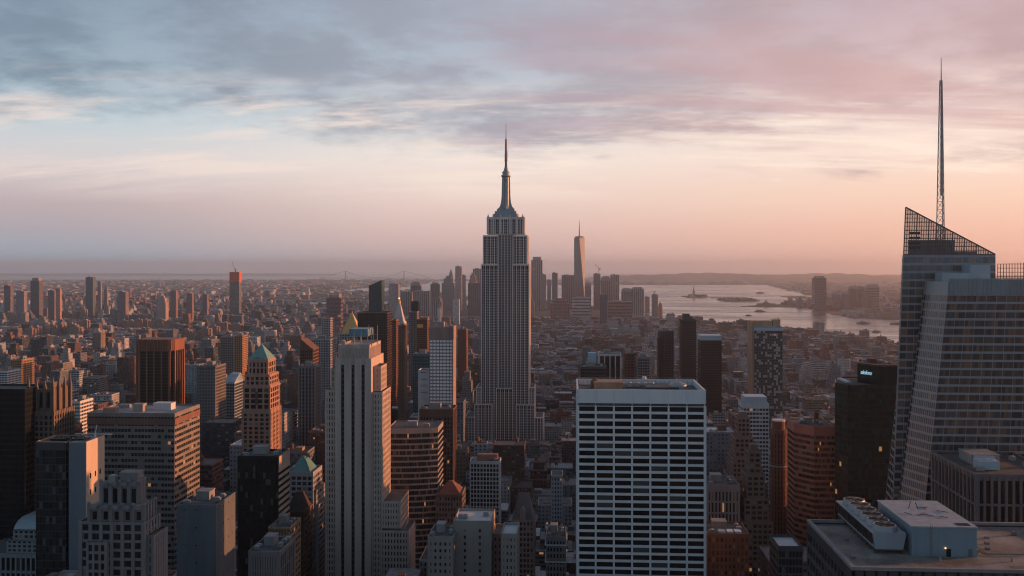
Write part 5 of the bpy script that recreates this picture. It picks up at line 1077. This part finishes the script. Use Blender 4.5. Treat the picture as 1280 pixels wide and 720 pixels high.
# red netted tower at left
def netted():
    Y = 4300; xa, xb = xat(287,Y), xat(299,Y); d = 30; gz = zc(xa,Y); h = zat(295,340,Y)-gz; w = xb-xa
    root = thing('netted_tower', 'tall tower under construction with red netting and a crane, alone at left', 'skyscraper', ((xa+xb)/2,Y+d/2,gz)); claim(287,303,338,388,Y,xa,xb,Y,Y+d)
    fboxes('wall', [facbox(-w/2,w/2,-d/2,d/2,0,h*.80,(.22,.20,.22),(.7,.6,.1),cw=4,fh=4)], root)
    fboxes('netting', [facbox(-w/2-.5,w/2+.5,-d/2-.5,d/2+.5,h*.80+.1,h,(.78,.15,.06),(.3,.3,.0),cw=6,fh=8)], root)
    m = stone('crane_red',(.4,.12,.08)); mb = MB(); mb.box(-2,2,-2,2,h,h+12); mb.bar((-3,0,h+10),(-16,0,h+46),1.0); mb.bar((-3,0,h+10),(7,0,h+14),1.4); mb.build('crane', m, root)
netted()
far('brown_slab_tower','big dark reddish brown block in front of the river at left of centre','apartment tower',408,426,369,3600,40,(.14,.08,.09),(.35,.4,.1),'cap',392)
# skyline across the river at right
NJ = 'towers across the river'
far('shoreline_tower','tallest tower across the river with glassy crown, standing alone at the water','skyscraper',1018,1033,345,5650,60,(.10,.085,.095),(.75,.6,.15),'cap',392,group=NJ)
for (a,b,yt,sh,lb,c) in [(1042,1051,366,'round','small domed tower right of the tallest tower across the river',(.3,.22,.22)),(1055,1062,366,'round','second small domed tower across the river',(.28,.2,.2)),
   (1063,1072,357,'round','slim dark round-topped tower left of the twin towers across the river',(.16,.13,.14)),(1073,1081,357.5,'round','slim tower right beside the dark round-topped one across the river',(.2,.16,.17)),
   (1078,1088,366,'flat','lower flat block in front of the broad tower across the river',(.18,.14,.15)),(1085,1099,355,'round','broad tower with curved top at the right end across the river',(.26,.2,.19))]:
    far('shoreline_tower',lb,'apartment tower',a,b,yt,5750+a%7*20,50,c,(.5,.5,.15),sh,392,group=NJ)
r_ = random.Random(11)
bx = []
for i in range(150):
    px = r_.uniform(1006,1300); yg = r_.uniform(372,395) if px > 1045 else r_.uniform(374,389); Y = dist_of(yg); x = xat(px,Y); w = r_.uniform(25,110); d = r_.uniform(20,70)
    if is_water(np.array([x]),np.array([Y+d/2]))[0] or is_water(np.array([x-w/2]),np.array([Y]))[0] or is_water(np.array([x+w/2]),np.array([Y-20.]))[0]: continue
    bx.append((x,Y,w,d,r_.uniform(8,26) if r_.random() < .85 else r_.uniform(30,48),r_.choice([PK,RD,WH,GRY,(.4,.33,.3)])))
for i,(x,Y,w,d,h,c) in enumerate(bx[:60]):
    px, _ = proj(x,Y,0); fb = fboxes('waterfront_building', [facbox(-w/2,w/2,0,d,0,h,c,(.5,.5,.2))], None, (x,Y,zc(x,Y)))
    tag(fb, 'low waterfront building on the far shore of the river, below the towers', 'building', 'low waterfront buildings across the river')
# suspension bridge on the horizon
def bridge():
    Y = 16600; x0, x1 = xat(432,Y), xat(505,Y); gz = zc(x0,Y); S = stone('bridge_steel',(.16,.18,.19)); root = thing('suspension_bridge','two-towered suspension bridge faint on the left horizon','bridge',((x0+x1)/2,Y,gz))
    L = x1-x0; ht = zat(432,338.5,Y)-gz; dk = 62; sag = 12
    for s in (-1,1):
        mb = MB(); x = s*L/2
        for yy in (-16,16): mb.loft(RECT(13,10,x,yy),0,RECT(9,8,x,yy),ht)
        mb.box(x-4,x+4,-12,12,ht-14,ht-2); mb.box(x-4,x+4,-12,12,dk+2,dk+9); mb.build('tower', S, root)
    MB().box(-L*.95,L*.95,-15,15,dk-4,dk+4).build('deck', S, root)
    for yy in (-16,16):
        mb = MB(); pts_ = []
        for i in range(25): u = i/24*2-1; pts_.append((u*L/2,yy,dk+8+(ht-dk-10)*u*u))
        for s in (-1,1):
            mb.bar((s*L/2,yy,ht-2),(s*L*.95,yy,dk),2.4)
        for a,b in zip(pts_,pts_[1:]): mb.bar(a,b,2.4)
        mb.build('main_cable', S, root)
    for i in range(-12,13): 
        u = i/13; MB().bar((u*L/2,-16,dk),(u*L/2,-16,dk+8+(ht-dk-10)*u*u),.8).build('hanger', S, root)
bridge()
def low_bridge():
    Y = dist_of(383.5); S = stone('low_bridge_steel',(.30,.33,.36)); x0, x1 = xat(345,Y), xat(412,Y); root = thing('river_bridge','low grey truss bridge crossing the river left of the brown slab','bridge',((x0+x1)/2,Y,0)); L = x1-x0
    MB().box(-L/2,L/2,-9,9,32,37).build('deck', S, root)
    mb = MB()
    for i in range(30):
        a = -L/2+L*i/30; b = a+L/30; mb.bar((a,-9,37),((a+b)/2,-9,45),.9); mb.bar(((a+b)/2,-9,45),(b,-9,37),.9)
    mb.bar((-L/2,-9,45),(L/2,-9,45),.9); mb.build('truss', S, root)
    for s in (-.3,.3): MB().box(s*L-4,s*L+4,-8,8,-2,31.9).build('pier', S, root)
low_bridge()
# harbour islands, statue, boats
def island(px0, px1, y, dpx, name, h=3.0, seed=1):
    Yc = dist_of(y); x0, x1 = xat(px0,Yc), xat(px1,Yc); d = (dist_of(y-dpx)-dist_of(y+dpx)); r = random.Random(seed); n = 28; P = []
    for i in range(n): a = 2*math.pi*i/n; q = 1+.12*math.sin(3*a+seed)+r.uniform(-.05,.05); P.append(((x0+x1)/2+(x1-x0)/2*math.cos(a)*q, Yc+d/2*math.sin(a)*q))
    g = zc(x0,Yc); mb = MB(); mb.loft(P, g-3, P, g+h-2); struct(mb.build(name, stone('island_soil',(.10,.09,.07)))); return (x0+x1)/2, Yc, x1-x0, d, g+h-2
def wood(name, cx, cyy, w, d, z, n, rr, seed, label, cat='trees'):
    r = random.Random(seed); mb = MB()
    for i in range(n):
        a = r.uniform(0,6.28); q = math.sqrt(r.random()); x, y = cx+w/2*q*math.cos(a), cyy+d/2*q*math.sin(a); s = rr*r.uniform(.6,1.3)
        vs = []; 
        for k in range(14):
            t_ = math.acos(1-2*(k+.5)/14); ph = k*2.4; rad_ = s*r.uniform(.75,1.2); vs.append((x+rad_*math.sin(t_)*math.cos(ph), y+rad_*math.sin(t_)*math.sin(ph), z+s*.9+rad_*.85*math.cos(t_)))
        b = len(mb.v); mb.v += vs
        import itertools
        for k in range(14):
            for j in range(3):
                u, v_, w_ = r.sample(range(14),3); mb.f.append((b+u,b+v_,b+w_)); mb.mi.append(0)
    o = mb.build(name, TREEM); o['label'] = label; o['category'] = cat; o['kind'] = 'stuff'; return o
ix, iy, iw, idp, iz = island(853,885,370.6,1.3,'island',4,1); wood('island_trees', ix+iw*.08, iy, iw*.7, idp*.6, iz, 90, 9, 1, 'dark trees covering the statue island')
def statue():
    S = stone('verdigris_statue',(.22,.32,.28)); G_ = stone('pedestal_granite',(.36,.30,.26)); x = xat(865,iy); root = thing('harbour_statue','tiny robed statue with raised arm on a tall pedestal, on the wooded harbour island','statue',(x,iy-idp*.2,iz))
    mb = MB(); mb.loft(MB().ring(34,10),0,MB().ring(32,10),10); mb.loft(RECT(28,28),10.1,RECT(16,16),46); mb.box(-10,10,-10,10,46.1,49); mb.build('pedestal', G_, root)
    mb = MB(); mb.cyl(0,0,6.6,49.1,5.2,62,10); mb.cyl(0,0,5.2,62,4.4,74,10); mb.cyl(0,0,4.4,74,2.0,80,10); mb.cyl(0,0,2.1,80.01,2.2,84,10); mb.cyl(0,0,2.2,84.01,1.0,86,10)
    for k in range(7): a = -1.2+k*.4; mb.bar((0,0,85),(4*math.sin(a),0,85+4*math.cos(a)),.35)
    mb.bar((2.6,0,76),(4.6,0,90),1.3,8); mb.bar((-3,0,75),(-4.8,-1.5,66),1.4,8); mb.build('robed_figure', S, root)
    mb = MB(); mb.cyl(4.6,0,1.0,90,1.8,92,8); mb.cyl(4.6,0,1.2,92.01,.1,95,8); mb.build('torch', GOLD, root)
statue()
island(888,900,371.5,.5,'island',2,4)
ix2, iy2, iw2, id2, iz2 = island(895,945,374.6,1.8,'island',4,2); wood('island_trees', ix2, iy2, iw2*.8, id2*.6, iz2, 110, 9, 2, 'trees around the hospital halls of the flat harbour island')
for i,(f,w,h) in enumerate(((-.2,90,16),(.05,120,20),(.28,70,14))):
    x = ix2+f*iw2; o = fboxes('island_hall', [facbox(-w/2,w/2,-14,14,0,h,(.34,.18,.14),(.5,.5,.2))], None, (x,iy2-id2*.25,iz2)); tag(o, ['low brick hall at the left of the flat harbour island','longest brick hall in the middle of the flat harbour island','small brick hall at the right of the flat harbour island'][i], 'building')
def spit():
    Yc = dist_of(380.5); pxs = [(925,382.1),(945,382.6),(985,383),(1000,383.4),(1020,384.5),(1020,378),(1000,378.6),(985,379.3),(960,379.9),(945,381)]
    P = [(xat(p_,dist_of(y)),dist_of(y)) for p_, y in pxs]; g = zc(0,Yc); struct(MB().loft(P,g-3,P,g+1).build('headland', stone('island_soil',(.10,.09,.07))))
    wood('headland_trees', xat(1000,Yc), Yc, 260, 200, g+1, 60, 8, 3, 'trees on the thin headland left of the tallest tower across the river')
    x = xat(957,dist_of(381.3)); Yb = dist_of(381.5); r = thing('ferry_terminal','low peaked terminal hall on the tip of the thin headland in the harbour','building',(x,Yb,g+1)); 
    fboxes('wall', [facbox(-60,60,0,30,0,14,(.3,.17,.14),(.5,.5,.2))], r); MB().loft(RECT(50,30,0,15),14.05,RECT(16,8,0,15),26).build('peaked_roof', stone('hall_roof',(.2,.15,.14)), r); MB().box(-3,3,12,18,26,36).build('clock_turret', stone('hall_roof',(.2,.15,.14)), r)
    P = [(xat(p_,dist_of(y)),dist_of(y)) for p_, y in [(975,370.2),(1005,369.6),(1018,371.5),(1018,374),(1004,372.2)]]; struct(MB().loft(P,g-3,P,g+.5).build('headland', stone('island_soil',(.10,.09,.07))))
spit()
def boat(px, y, L, lab):
    Y = dist_of(y); x = xat(px,Y); r = thing('ferry_boat', lab, 'boat', (x,Y,zc(x,Y)-2)); W = stone('boat_white',(.35,.33,.33)); D = stone('boat_hull',(.10,.08,.09)); B = L*.2
    MB().loft([(-L/2,-B*.7),(L*.3,-B*.8),(L*.46,0),(L*.3,B*.8),(-L/2,B*.7)],-1,[(-L/2,-B),(L*.3,-B),(L/2,0),(L*.3,B),(-L/2,B)],L*.09).build('hull', D, r)
    MB().box(-L*.36,L*.2,-B*.75,B*.75,L*.09+.01,L*.17).build('cabin', W, r); MB().box(-L*.1,L*.06,-B*.4,B*.4,L*.17+.01,L*.22).build('bridge', W, r); MB().cyl(-L*.2,0,L*.02,L*.17,L*.018,L*.25,8).build('funnel', D, r)
boat(950,388.4,60,'small ferry in mid river left of the tallest tower across the river'); boat(1080,402.8,62,'long dark boat in the river below the far shore towers'); boat(1121,403.3,56,'boat about to pass behind the glass crystal tower'); boat(951,366.2,90,'tiny ship far out beyond the flat harbour island'); boat(936,393.5,34,'very small boat alone on the river above the gridded tower'); boat(1096,413,36,'small boat close to the near river bank')
# far-left named towers on the horizon
FL = 'towers on the far left skyline'
for (a,b,yt,Y,c,sh,lb) in [(38,49,347.5,4200,(.13,.12,.13),'cap','dark broad tower with stepped top near the left edge of the skyline'),(5,13,357,4300,(.16,.14,.15),'flat','dark slab tower closest to the left edge of the skyline'),
  (107,116,346.5,4600,(.10,.13,.15),'flat','teal glass tower with slanted crown on the left skyline'),(122,126,352,4800,(.28,.2,.18),'flat','very slim tower right of the teal glass tower on the left skyline'),(130,134,355.5,4700,(.3,.2,.17),'pyr','slim pointed tower right of the very slim one on the left skyline'),
  (70,75,361,3900,(.42,.25,.2),'flat','slender pinkish tower right of the dark stepped one on the left skyline'),(213,220,363,4300,(.26,.15,.13),'flat','reddish tower left of the netted tower on the skyline'),(196,207,370,3900,(.4,.3,.28),'setback','pinkish stepped block left of the netted tower'),
  (253,259,368,4000,(.22,.15,.15),'flat','first of the brown towers just left of the netted tower'),(233,240,367,4000,(.24,.16,.15),'flat','brown tower further left of the netted tower, by itself'),(147,157,365,4000,(.22,.17,.18),'flat','dark block in the middle of the left skyline'),
  (60,68,363,4100,(.2,.15,.16),'flat','brown block between the dark stepped tower and the pinkish one'),(20,30,364,4000,(.25,.22,.24),'flat','grey block between the two dark towers at far left')]:
    far('skyline_tower', lb, 'apartment tower', a, b, yt, Y, (xat(b,Y)-xat(a,Y))*.8, c, (.4,.5,.2), sh, 380, group=FL)
# housing slabs in clusters (left middle distance)
r_ = random.Random(21); slabs = []
for (xa,xb,yb,n) in [(35,50,415,2),(53,84,412,6),(88,98,412,3),(100,110,405,2),(265,285,408,3),(290,300,410,2),(150,215,402,7),(230,262,418,4),(8,20,395,3),(60,120,388,6)]:
    for i in range(n):
        px = xa+(xb-xa)*(i+.5)/n; Y = dist_of(yb+12)+r_.uniform(-30,30); slabs.append((px, Y, r_.uniform(22,30), r_.uniform(30,50)))
ords = ['first','second','third','fourth','fifth','sixth','seventh','eighth','ninth','tenth']
slabs.sort()
for i,(px,Y,w,h) in enumerate(slabs):
    x = xat(px,Y); c = r_.choice([(.40,.24,.17),(.36,.20,.15),(.34,.22,.17)]); g = zc(x,Y); d = w*1.2
    o = thing('housing_block','tall brick housing slab, number %s of its kind counted from the left edge' % (i+1) if 0 else 'brick housing slab, one of the rust coloured group at left', 'apartment block', (x,Y,g), 'brick housing slabs at left')
    fboxes('wall', [facbox(-w/2,w/2,-d/2,d/2,0,h,c,(.45,.45,.2),cw=3.2,fh=3.2), facbox(-w*.7,w*.7,-d*.2,d*.2,0,h-3,c,(.45,.45,.2),cw=3.2,fh=3.2)], o); MB().box(-w*.15,w*.15,-d*.15,d*.15,h,h+5).build('roof_plant', stone('far_roof_stone',(.3,.25,.24)), o)
    ppx, pyt = proj(x,Y,h+g); s = Y/F; claim(ppx-w/2/s,ppx+w/2/s,pyt,pyt+10,Y,x-w/2-5,x+w/2+5,Y-d/2-5,Y+d/2+5)
wood('park_trees', xat(105,1950), 2000, 330, 190, 0, 420, 7, 5, 'dark park trees in the middle distance at left'); wood('park_trees', xat(702,3250), 3250, 160, 120, 0, 120, 8, 6, 'trees of a square far below the downtown towers')
wood('park_trees', xat(447,3900), 3900, 200, 150, 0, 160, 12, 7, 'trees on the near river bank right of the brown slab')
# ================================================================== city fabric
PAL = {'brown brick':(.17,.09,.065),'red brick':(.29,.12,.08),'tan brick':(.36,.25,.175),'limestone':(.40,.36,.31),'grey':(.25,.25,.26),'dark':(.07,.07,.075),'white':(.58,.56,.54),'pink brick':(.33,.21,.175),'teal glass':(.07,.11,.12)}
PW = [.13,.12,.13,.15,.20,.08,.10,.06,.03]; KEYS = list(PAL)
ROOFS = [(.07,.07,.075),(.12,.12,.13),(.20,.21,.22),(.34,.36,.39),(.55,.58,.62),(.10,.08,.08),(.16,.15,.15)]
HR = np.array([(a[5],a[6],a[7],a[8]) for a in HER])
HP = HER
def free(x0,x1,y0,y1): return not np.any((HR[:,0] < x1+2) & (HR[:,1] > x0-2) & (HR[:,2] < y1+2) & (HR[:,3] > y0-2))
rc = random.Random(77); lots = []
edges = [a+13 for a in AV[:-1]]; 
def city_h(x, y):
    if y < 1000: return rc.uniform(28,100) if rc.random() < .8 else rc.uniform(90,120)
    if y < 1700: return rc.uniform(18,60) if rc.random() < .82 else rc.uniform(60,100)
    if y < 2600: return rc.uniform(12,36) if rc.random() < .80 else rc.uniform(36,78)
    return rc.uniform(12,28) if rc.random() < .86 else rc.uniform(28,66)
X_AV = []
x = 33
while x > -4200: X_AV.append(x); x -= 245
X_AV = X_AV[::-1]; x = 33+287
while x < 4200: X_AV.append(x); x += 270
for i in range(len(X_AV)-1):
    ax0, ax1 = X_AV[i]+13, X_AV[i+1]-13
    for k in range(3,84):
        by = 120+k*80
        if by > 6500: break
        sh_ = 0 if by < 2500 else (95 if (by//400)%2 < 1 else 170)+rc.uniform(-20,20)
        ax0, ax1 = X_AV[i]+13+sh_, X_AV[i+1]-13+sh_
        pa = proj(ax0,by+60,0)[0]; pb = proj(ax1,by+60,0)[0]
        if pb < -60 or pa > 1340: continue
        for row in (0,1):
            yy0 = by+8+row*32.5; yy1 = yy0+31
            xx = ax0
            while xx < ax1-8:
                w = rc.uniform(16,34) if by < 2600 else rc.uniform(20,46); x1 = min(xx+w, ax1)
                if ax1-x1 < 10: x1 = ax1
                lots.append((xx+.15,x1-.15,yy0,yy1-rc.uniform(0,7) if row else yy1)); xx = x1
cand = []
for (x0,x1,y0,y1) in lots:
    px0, _ = proj(x0,y0,0); px1, _ = proj(x1,y0,0)
    if px1 < -20 or px0 > 1300: continue
    if not free(x0,x1,y0,y1): continue
    h = city_h(x0,y0); 
    if 620 < px0 < 725 and y0 < 1250: h = rc.uniform(18,52)
    if 655 < px0 < 725 and y0 >= 1250: h = min(h, rc.uniform(16,42))
    if px0 > 860 and y0 > 1250: h = min(h, rc.uniform(14,75))
    # never taller than what the photograph leaves free
    ok = True
    for (a,b,yt,yb,Yh,*_) in HP:
        if Yh > y0 and a-1 < px1 and b+1 > px0:
            zmax = EYE-(yb-Y0)*dep((x0+x1)/2,y0)/F
            if h > zmax-1: h = zmax-1
            if h < 9: ok = False; break
    if not ok: continue
    cand.append([x0,x1,y0,y1,h,px0,px1])
cc = np.array(cand); W_ = is_water((cc[:,0]+cc[:,1])/2,(cc[:,2]+cc[:,3])/2)|is_water(cc[:,0],cc[:,3]+30)|is_water(cc[:,1],cc[:,3]+30)
cand = [c for c, w in zip(cand, W_) if not w]
# which show largest: front to back cover on a coarse image
occ = np.zeros((360, 640), bool); items = []
def cover(a,b,yt,yb,mark=True):
    a, b, yt, yb = int(max(0,a/2)), int(min(640,b/2+1)), int(max(0,yt/2)), int(min(360,yb/2+1))
    if b <= a or yb <= yt: return 0
    s = occ[yt:yb,a:b]; n = int((~s).sum()); s[:] = True; return n
ev = [(h_[4],'h',h_) for h_ in HP]+[(c[2],'c',c) for c in cand]
ev.sort(key=lambda e_: e_[0])
for Yv, k, it in ev:
    if k == 'h': cover(it[0],it[1],it[2],730)
    else:
        s = dep(it[0],it[2]); yt = Y0+F*(EYE-it[4])/s; yb = Y0+F*EYE/s; it.append(cover(it[5],it[6],yt,yb)); it.append(yt)
vis = sorted([c for c in cand if c[7] > 2], key=lambda c: -c[7])
NI = 560; chosen = vis[:NI]; chs = set(id(c) for c in chosen); rest = [c for c in cand if id(c) not in chs]
def mk(x0,x1,y0,y1,h,key,local):
    c = np.array(PAL[key])*rc.uniform(.75,1.2)*(.62 if y0 < 900 else .75 if y0 < 1400 else .72); glassy = key in ('dark','teal glass')
    par = (rc.choice([.8,1.0]),rc.uniform(.5,.65),.08) if glassy else (rc.uniform(.35,.6),rc.uniform(.42,.6),rc.uniform(.1,.3))
    if rc.random() < .18 and not glassy: par = (1.01,rc.uniform(.4,.5),.15)
    c = c*np.array((.90,1.0,1.10))
    if y0 > 900 and rc.random() < .16: c = np.array((.46,.45,.45))*rc.uniform(.8,1.25)
    rf = rc.choices(ROOFS,[.18,.22,.2,.16,.12,.06,.06])[0]; cw = rc.choice([2.4,2.8,3.3,4.2]); fh = rc.uniform(3.2,4.0)
    w, d = x1-x0, y1-y0; ox, oy = ((x0+x1)/2,(y0+y1)/2) if local else (0,0); a0,a1,b0,b1 = x0-ox,x1-ox,y0-oy,y1-oy
    st = 'plain'
    B = []
    if h > 45 and rc.random() < .5 and not glassy:
        st = 'stepped'; z = h*.68; B.append(facbox(a0,a1,b0,b1,0,z,c,par,rf,cw,fh)); i1 = w*.13; i2 = d*.14
        B.append(facbox(a0+i1,a1-i1,b0+i2,b1-i2,z,h*.86,c,par,rf,cw,fh)); B.append(facbox(a0+2*i1,a1-2*i1,b0+2*i2,b1-2*i2,h*.86,h,c,par,rf,cw,fh))
    else: B.append(facbox(a0,a1,b0,b1,0,h,c,par,rf,cw,fh))
    return B, st, rf, c
# reference landmarks for the labels
REFS = [((a[0]+a[1])/2, a[2]) for a in HP]
KIND = {'plain':['apartment_block','loft_building','office_block'],'stepped':['setback_building']}
NAMED = [o for o in COL.objects if o.parent is None and 'label' in o.keys() and 'category' in o.keys() and o.get('kind') is None and not o.get('group')]
NPX = []
for o in NAMED:
    p_ = proj(o.location.x,o.location.y,30)[0]; NPX.append((p_, o.name.split('.')[0].replace('_',' '), o.location.y))
NPX = [n for n in NPX if n[1] in ('landmark skyscraper','art deco tower','white grid office','glass crystal tower','banded office','glass and panel tower','art deco office','gothic crown tower','green roofed tower','black glass box','bowed office','white grid tower','dark green glass tower','red lit tower','copper ribbed tower','dark brown slab','bright windowed slab','white barred tower','tall dark ribbed tower','black white gridded tower','blue capped tower','russet slab','brown pier tower','stepped brown building','gold pyramid tower','netted tower','grey grid block','gabled office','arcaded tower')]
used = {}
def place_words(px, Yb):
    near = sorted(NPX, key=lambda n: abs(n[0]-px)+abs(n[2]-Yb)*.01)[0]
    rel = 'behind' if Yb > near[2]+40 and abs(px-near[0]) < 22 else 'in front of' if Yb < near[2]-40 and abs(px-near[0]) < 22 else 'left of' if px < near[0] else 'right of'
    dist = 'near' if Yb < 900 else 'in the middle distance' if Yb < 1700 else 'farther off'
    return rel, near[1], dist
for c in chosen:
    x0,x1,y0,y1,h,px0,px1,area,yt = c; key = rc.choices(KEYS, PW)[0]
    B, st, rf, colr = mk(x0,x1,y0,y1,h,key,True); w, d = x1-x0, y1-y0; big = (px1-px0) > 14
    rel, nm, dist = place_words((px0+px1)/2, y0); nm = nm.replace('black white gridded','gridded apartment').replace('tall dark ribbed','dark ribbed').replace('glass and panel tower','panelled tower').replace('art deco tower','limestone tower')
    if y0 < 900: d_ = 'nearby'
    elif y0 < 1700: d_ = 'midway'
    else: d_ = 'far off'
    feats = []; rt = rc.random(); top = h
    rfw = 'pale flat roof' if sum(rf) > .7 else 'dark flat roof'
    hw = 'tall' if h > 70 else 'mid-height' if h > 35 else 'low'
    kind = 'glass_office' if key in ('dark','teal glass') else rc.choice(KIND[st])
    loc = ((x0+x1)/2,(y0+y1)/2,zc(x0,y0)); root = thing(kind, 'x', 'building', loc)
    fboxes('wall', B, root); top_w = w*(.48 if st == 'stepped' else 1)
    if big or area > 20:
        extra = rc.choice(['tank','plant','both','units'])
        tw, td = top_w*.8, d*(.44 if st == 'stepped' else .8)
        if extra in ('plant','both'): bulkhead(root, rc.uniform(-.15,.15)*tw, rc.uniform(-.1,.2)*td, h, tw*.34, td*.34, rc.uniform(2.5,5), rc.choice([CONC,BROWN,TAN,GREYST]))
        if extra in ('tank','both'): water_tank(root, rc.choice([-.3,.3])*tw, -.25*td, h, 2.0, 3.6)
        if extra in ('units','plant'):
            for q in range(rc.randint(2,4)): ac_unit(root, (-.35+q*.22)*tw, -.3*td, h, min(3.2,tw*.15), 2.2, 1.6)
        parapet(root, RECT(top_w,d*(.44 if st == 'stepped' else 1)), h-.001+.002, .9, .4, stone('coping_'+key.replace(' ','_'), tuple(float(v) for v in PAL[key])), -.01)
        ew = {'tank':'with water tank','plant':'with plant room','both':'with both roof structures','units':'with cooling units'}[extra]
    else:
        MB().box(-top_w*.15,top_w*.2,-d*.1,d*.12,h,h+3).build('roof_bulkhead', CONC, root); ew = ''
    lab = f"{hw} {key} {'stepped ' if st == 'stepped' else ''}building {ew + ' ' if ew else ''}{d_}, {rel} the {nm}"
    used.setdefault(lab, []).append(root); root['label'] = lab; root['group'] = 'city buildings between the towers'
    root['_px'] = (px0+px1)/2
o1 = ['leftmost','second-leftmost','third-leftmost','fourth-leftmost','fifth-leftmost','sixth-leftmost','seventh-leftmost','eighth-leftmost']
for lab, rs in used.items():
    if len(rs) > 1:
        rs.sort(key=lambda r: r['_px'])
        for i, r in enumerate(rs):
            if len(rs) <= 8:
                t_ = lab.split(' building ')
                r['label'] = o1[i]+' '+lab
for rs in used.values():
    for r in rs:
        del r['_px']; t_ = r['label']
        for cut in (' building', 'mid-height ', 'midway, ', 'nearby, '):
            if len(t_.split()) > 16: t_ = t_.replace(cut, '', 1)
        r['label'] = t_
# everything else between: one mass of roofs
rows = []
for c in rest:
    key = rc.choices(KEYS, PW)[0]; B, st, rf, colr = mk(*c[:5],key,False); g = zc(c[0],c[2])
    for b in B:
        b[4] += g; b[5] += g; tn = .9 if c[0] < -300 else 1.08; b[6] *= tn; b[7] *= .95; b[8] *= 1.0
        if c[2] > 2600: b[9:12] = [0,0,0] if c[2] > 4200 else [.45,.4,0]; b[15] = 7; b[16] = 8
    rows += B; b = B[-1]; w, d = b[1]-b[0], b[3]-b[2]
    for q in range(rc.choice([1,2,2,3])):
        u, v_ = rc.uniform(.1,.7), rc.uniform(.1,.7); hh = rc.uniform(1.5,5); cc_ = rc.choice([(.3,.3,.3),(.2,.1,.07),(.5,.5,.52),(.36,.2,.14),(.12,.12,.12)])
        rows.append(facbox(b[0]+w*u,b[0]+w*(u+.2),b[2]+d*v_,b[2]+d*(v_+.2),b[5],b[5]+hh,cc_,(.0,.0,.0),cc_,6,6))
# the boroughs beyond the river: scattered low houses and blocks by distance
r2 = np.random.default_rng(5); N = 30000
dd = np.exp(r2.uniform(math.log(1900), math.log(19000), N)); az = r2.uniform(-.60,.50,N); Xs = dd*np.sin(az); Ys = dd*np.cos(az)
inM = (Xs > -1500) & (Ys < 6500) & (Ys < 6500); keep = ~is_water(Xs,Ys) & ~is_water(Xs,Ys+60) & ~((Xs > -4000) & (Xs < 4200) & (Ys < 6500)) 
Xs, Ys, dd = Xs[keep], Ys[keep], dd[keep]
for x, y, q in zip(Xs, Ys, dd):
    k = rc.random(); w = rc.uniform(14,50)*(1+q/9000); d = rc.uniform(14,40)*(1+q/9000); h = rc.uniform(9,20) if k < .9 else rc.uniform(22,50)
    if q > 9000: h = min(h, 30)
    elif x < -q*.2 and q > 2600 and rc.random() < .015: h = rc.uniform(40,70); w = rc.uniform(22,40)
    c = np.array(PAL[rc.choices(KEYS, PW)[0]])*rc.uniform(.6,1.0); g = zc(x,y); c = c*np.array((.85,.88,.92))
    rows.append(facbox(x-w/2,x+w/2,y-d/2,y+d/2,g-1,g+h,c,(.0,.0,.0),rc.choices(ROOFS,[.24,.24,.2,.12,.06,.08,.06])[0],4,3.6))
for i in range(-9, 12):
    for k in range(-16, 34):
        X0_, Y0_ = 33+(i-.5)*265, k*80+120
        for q in range(6):
            for row in (0,1):
                x = X0_+13+q*40; y = Y0_+8+row*33; pq = proj(x+20, y, 0)[0] if y > 60 else -999
                if y > 60 and -60 < pq < 1340: continue
                if math.hypot(x+20, y+16) < 75: continue
                h = rc.uniform(35,110) if rc.random() < .7 else rc.uniform(110,190)
                if y > 60: h = rc.uniform(30,80)
                if y > 60 and -160 < pq < 1440: continue
                if y > 0 and x > 0: h = rc.uniform(25,75)
                if not free(x, x+39, y, y+31): continue
                rows += mk(x, x+38.5, y, y+31, h, rc.choices(KEYS, PW)[0], False)[0]
o = fboxes('city_mass', rows); o['label'] = 'dense mass of low roofs filling the city between the towers out to the horizon'; o['category'] = 'buildings'; o['kind'] = 'stuff'
print('FILL', len(cand), len(vis), len(rows), 'objects', len(COL.objects))
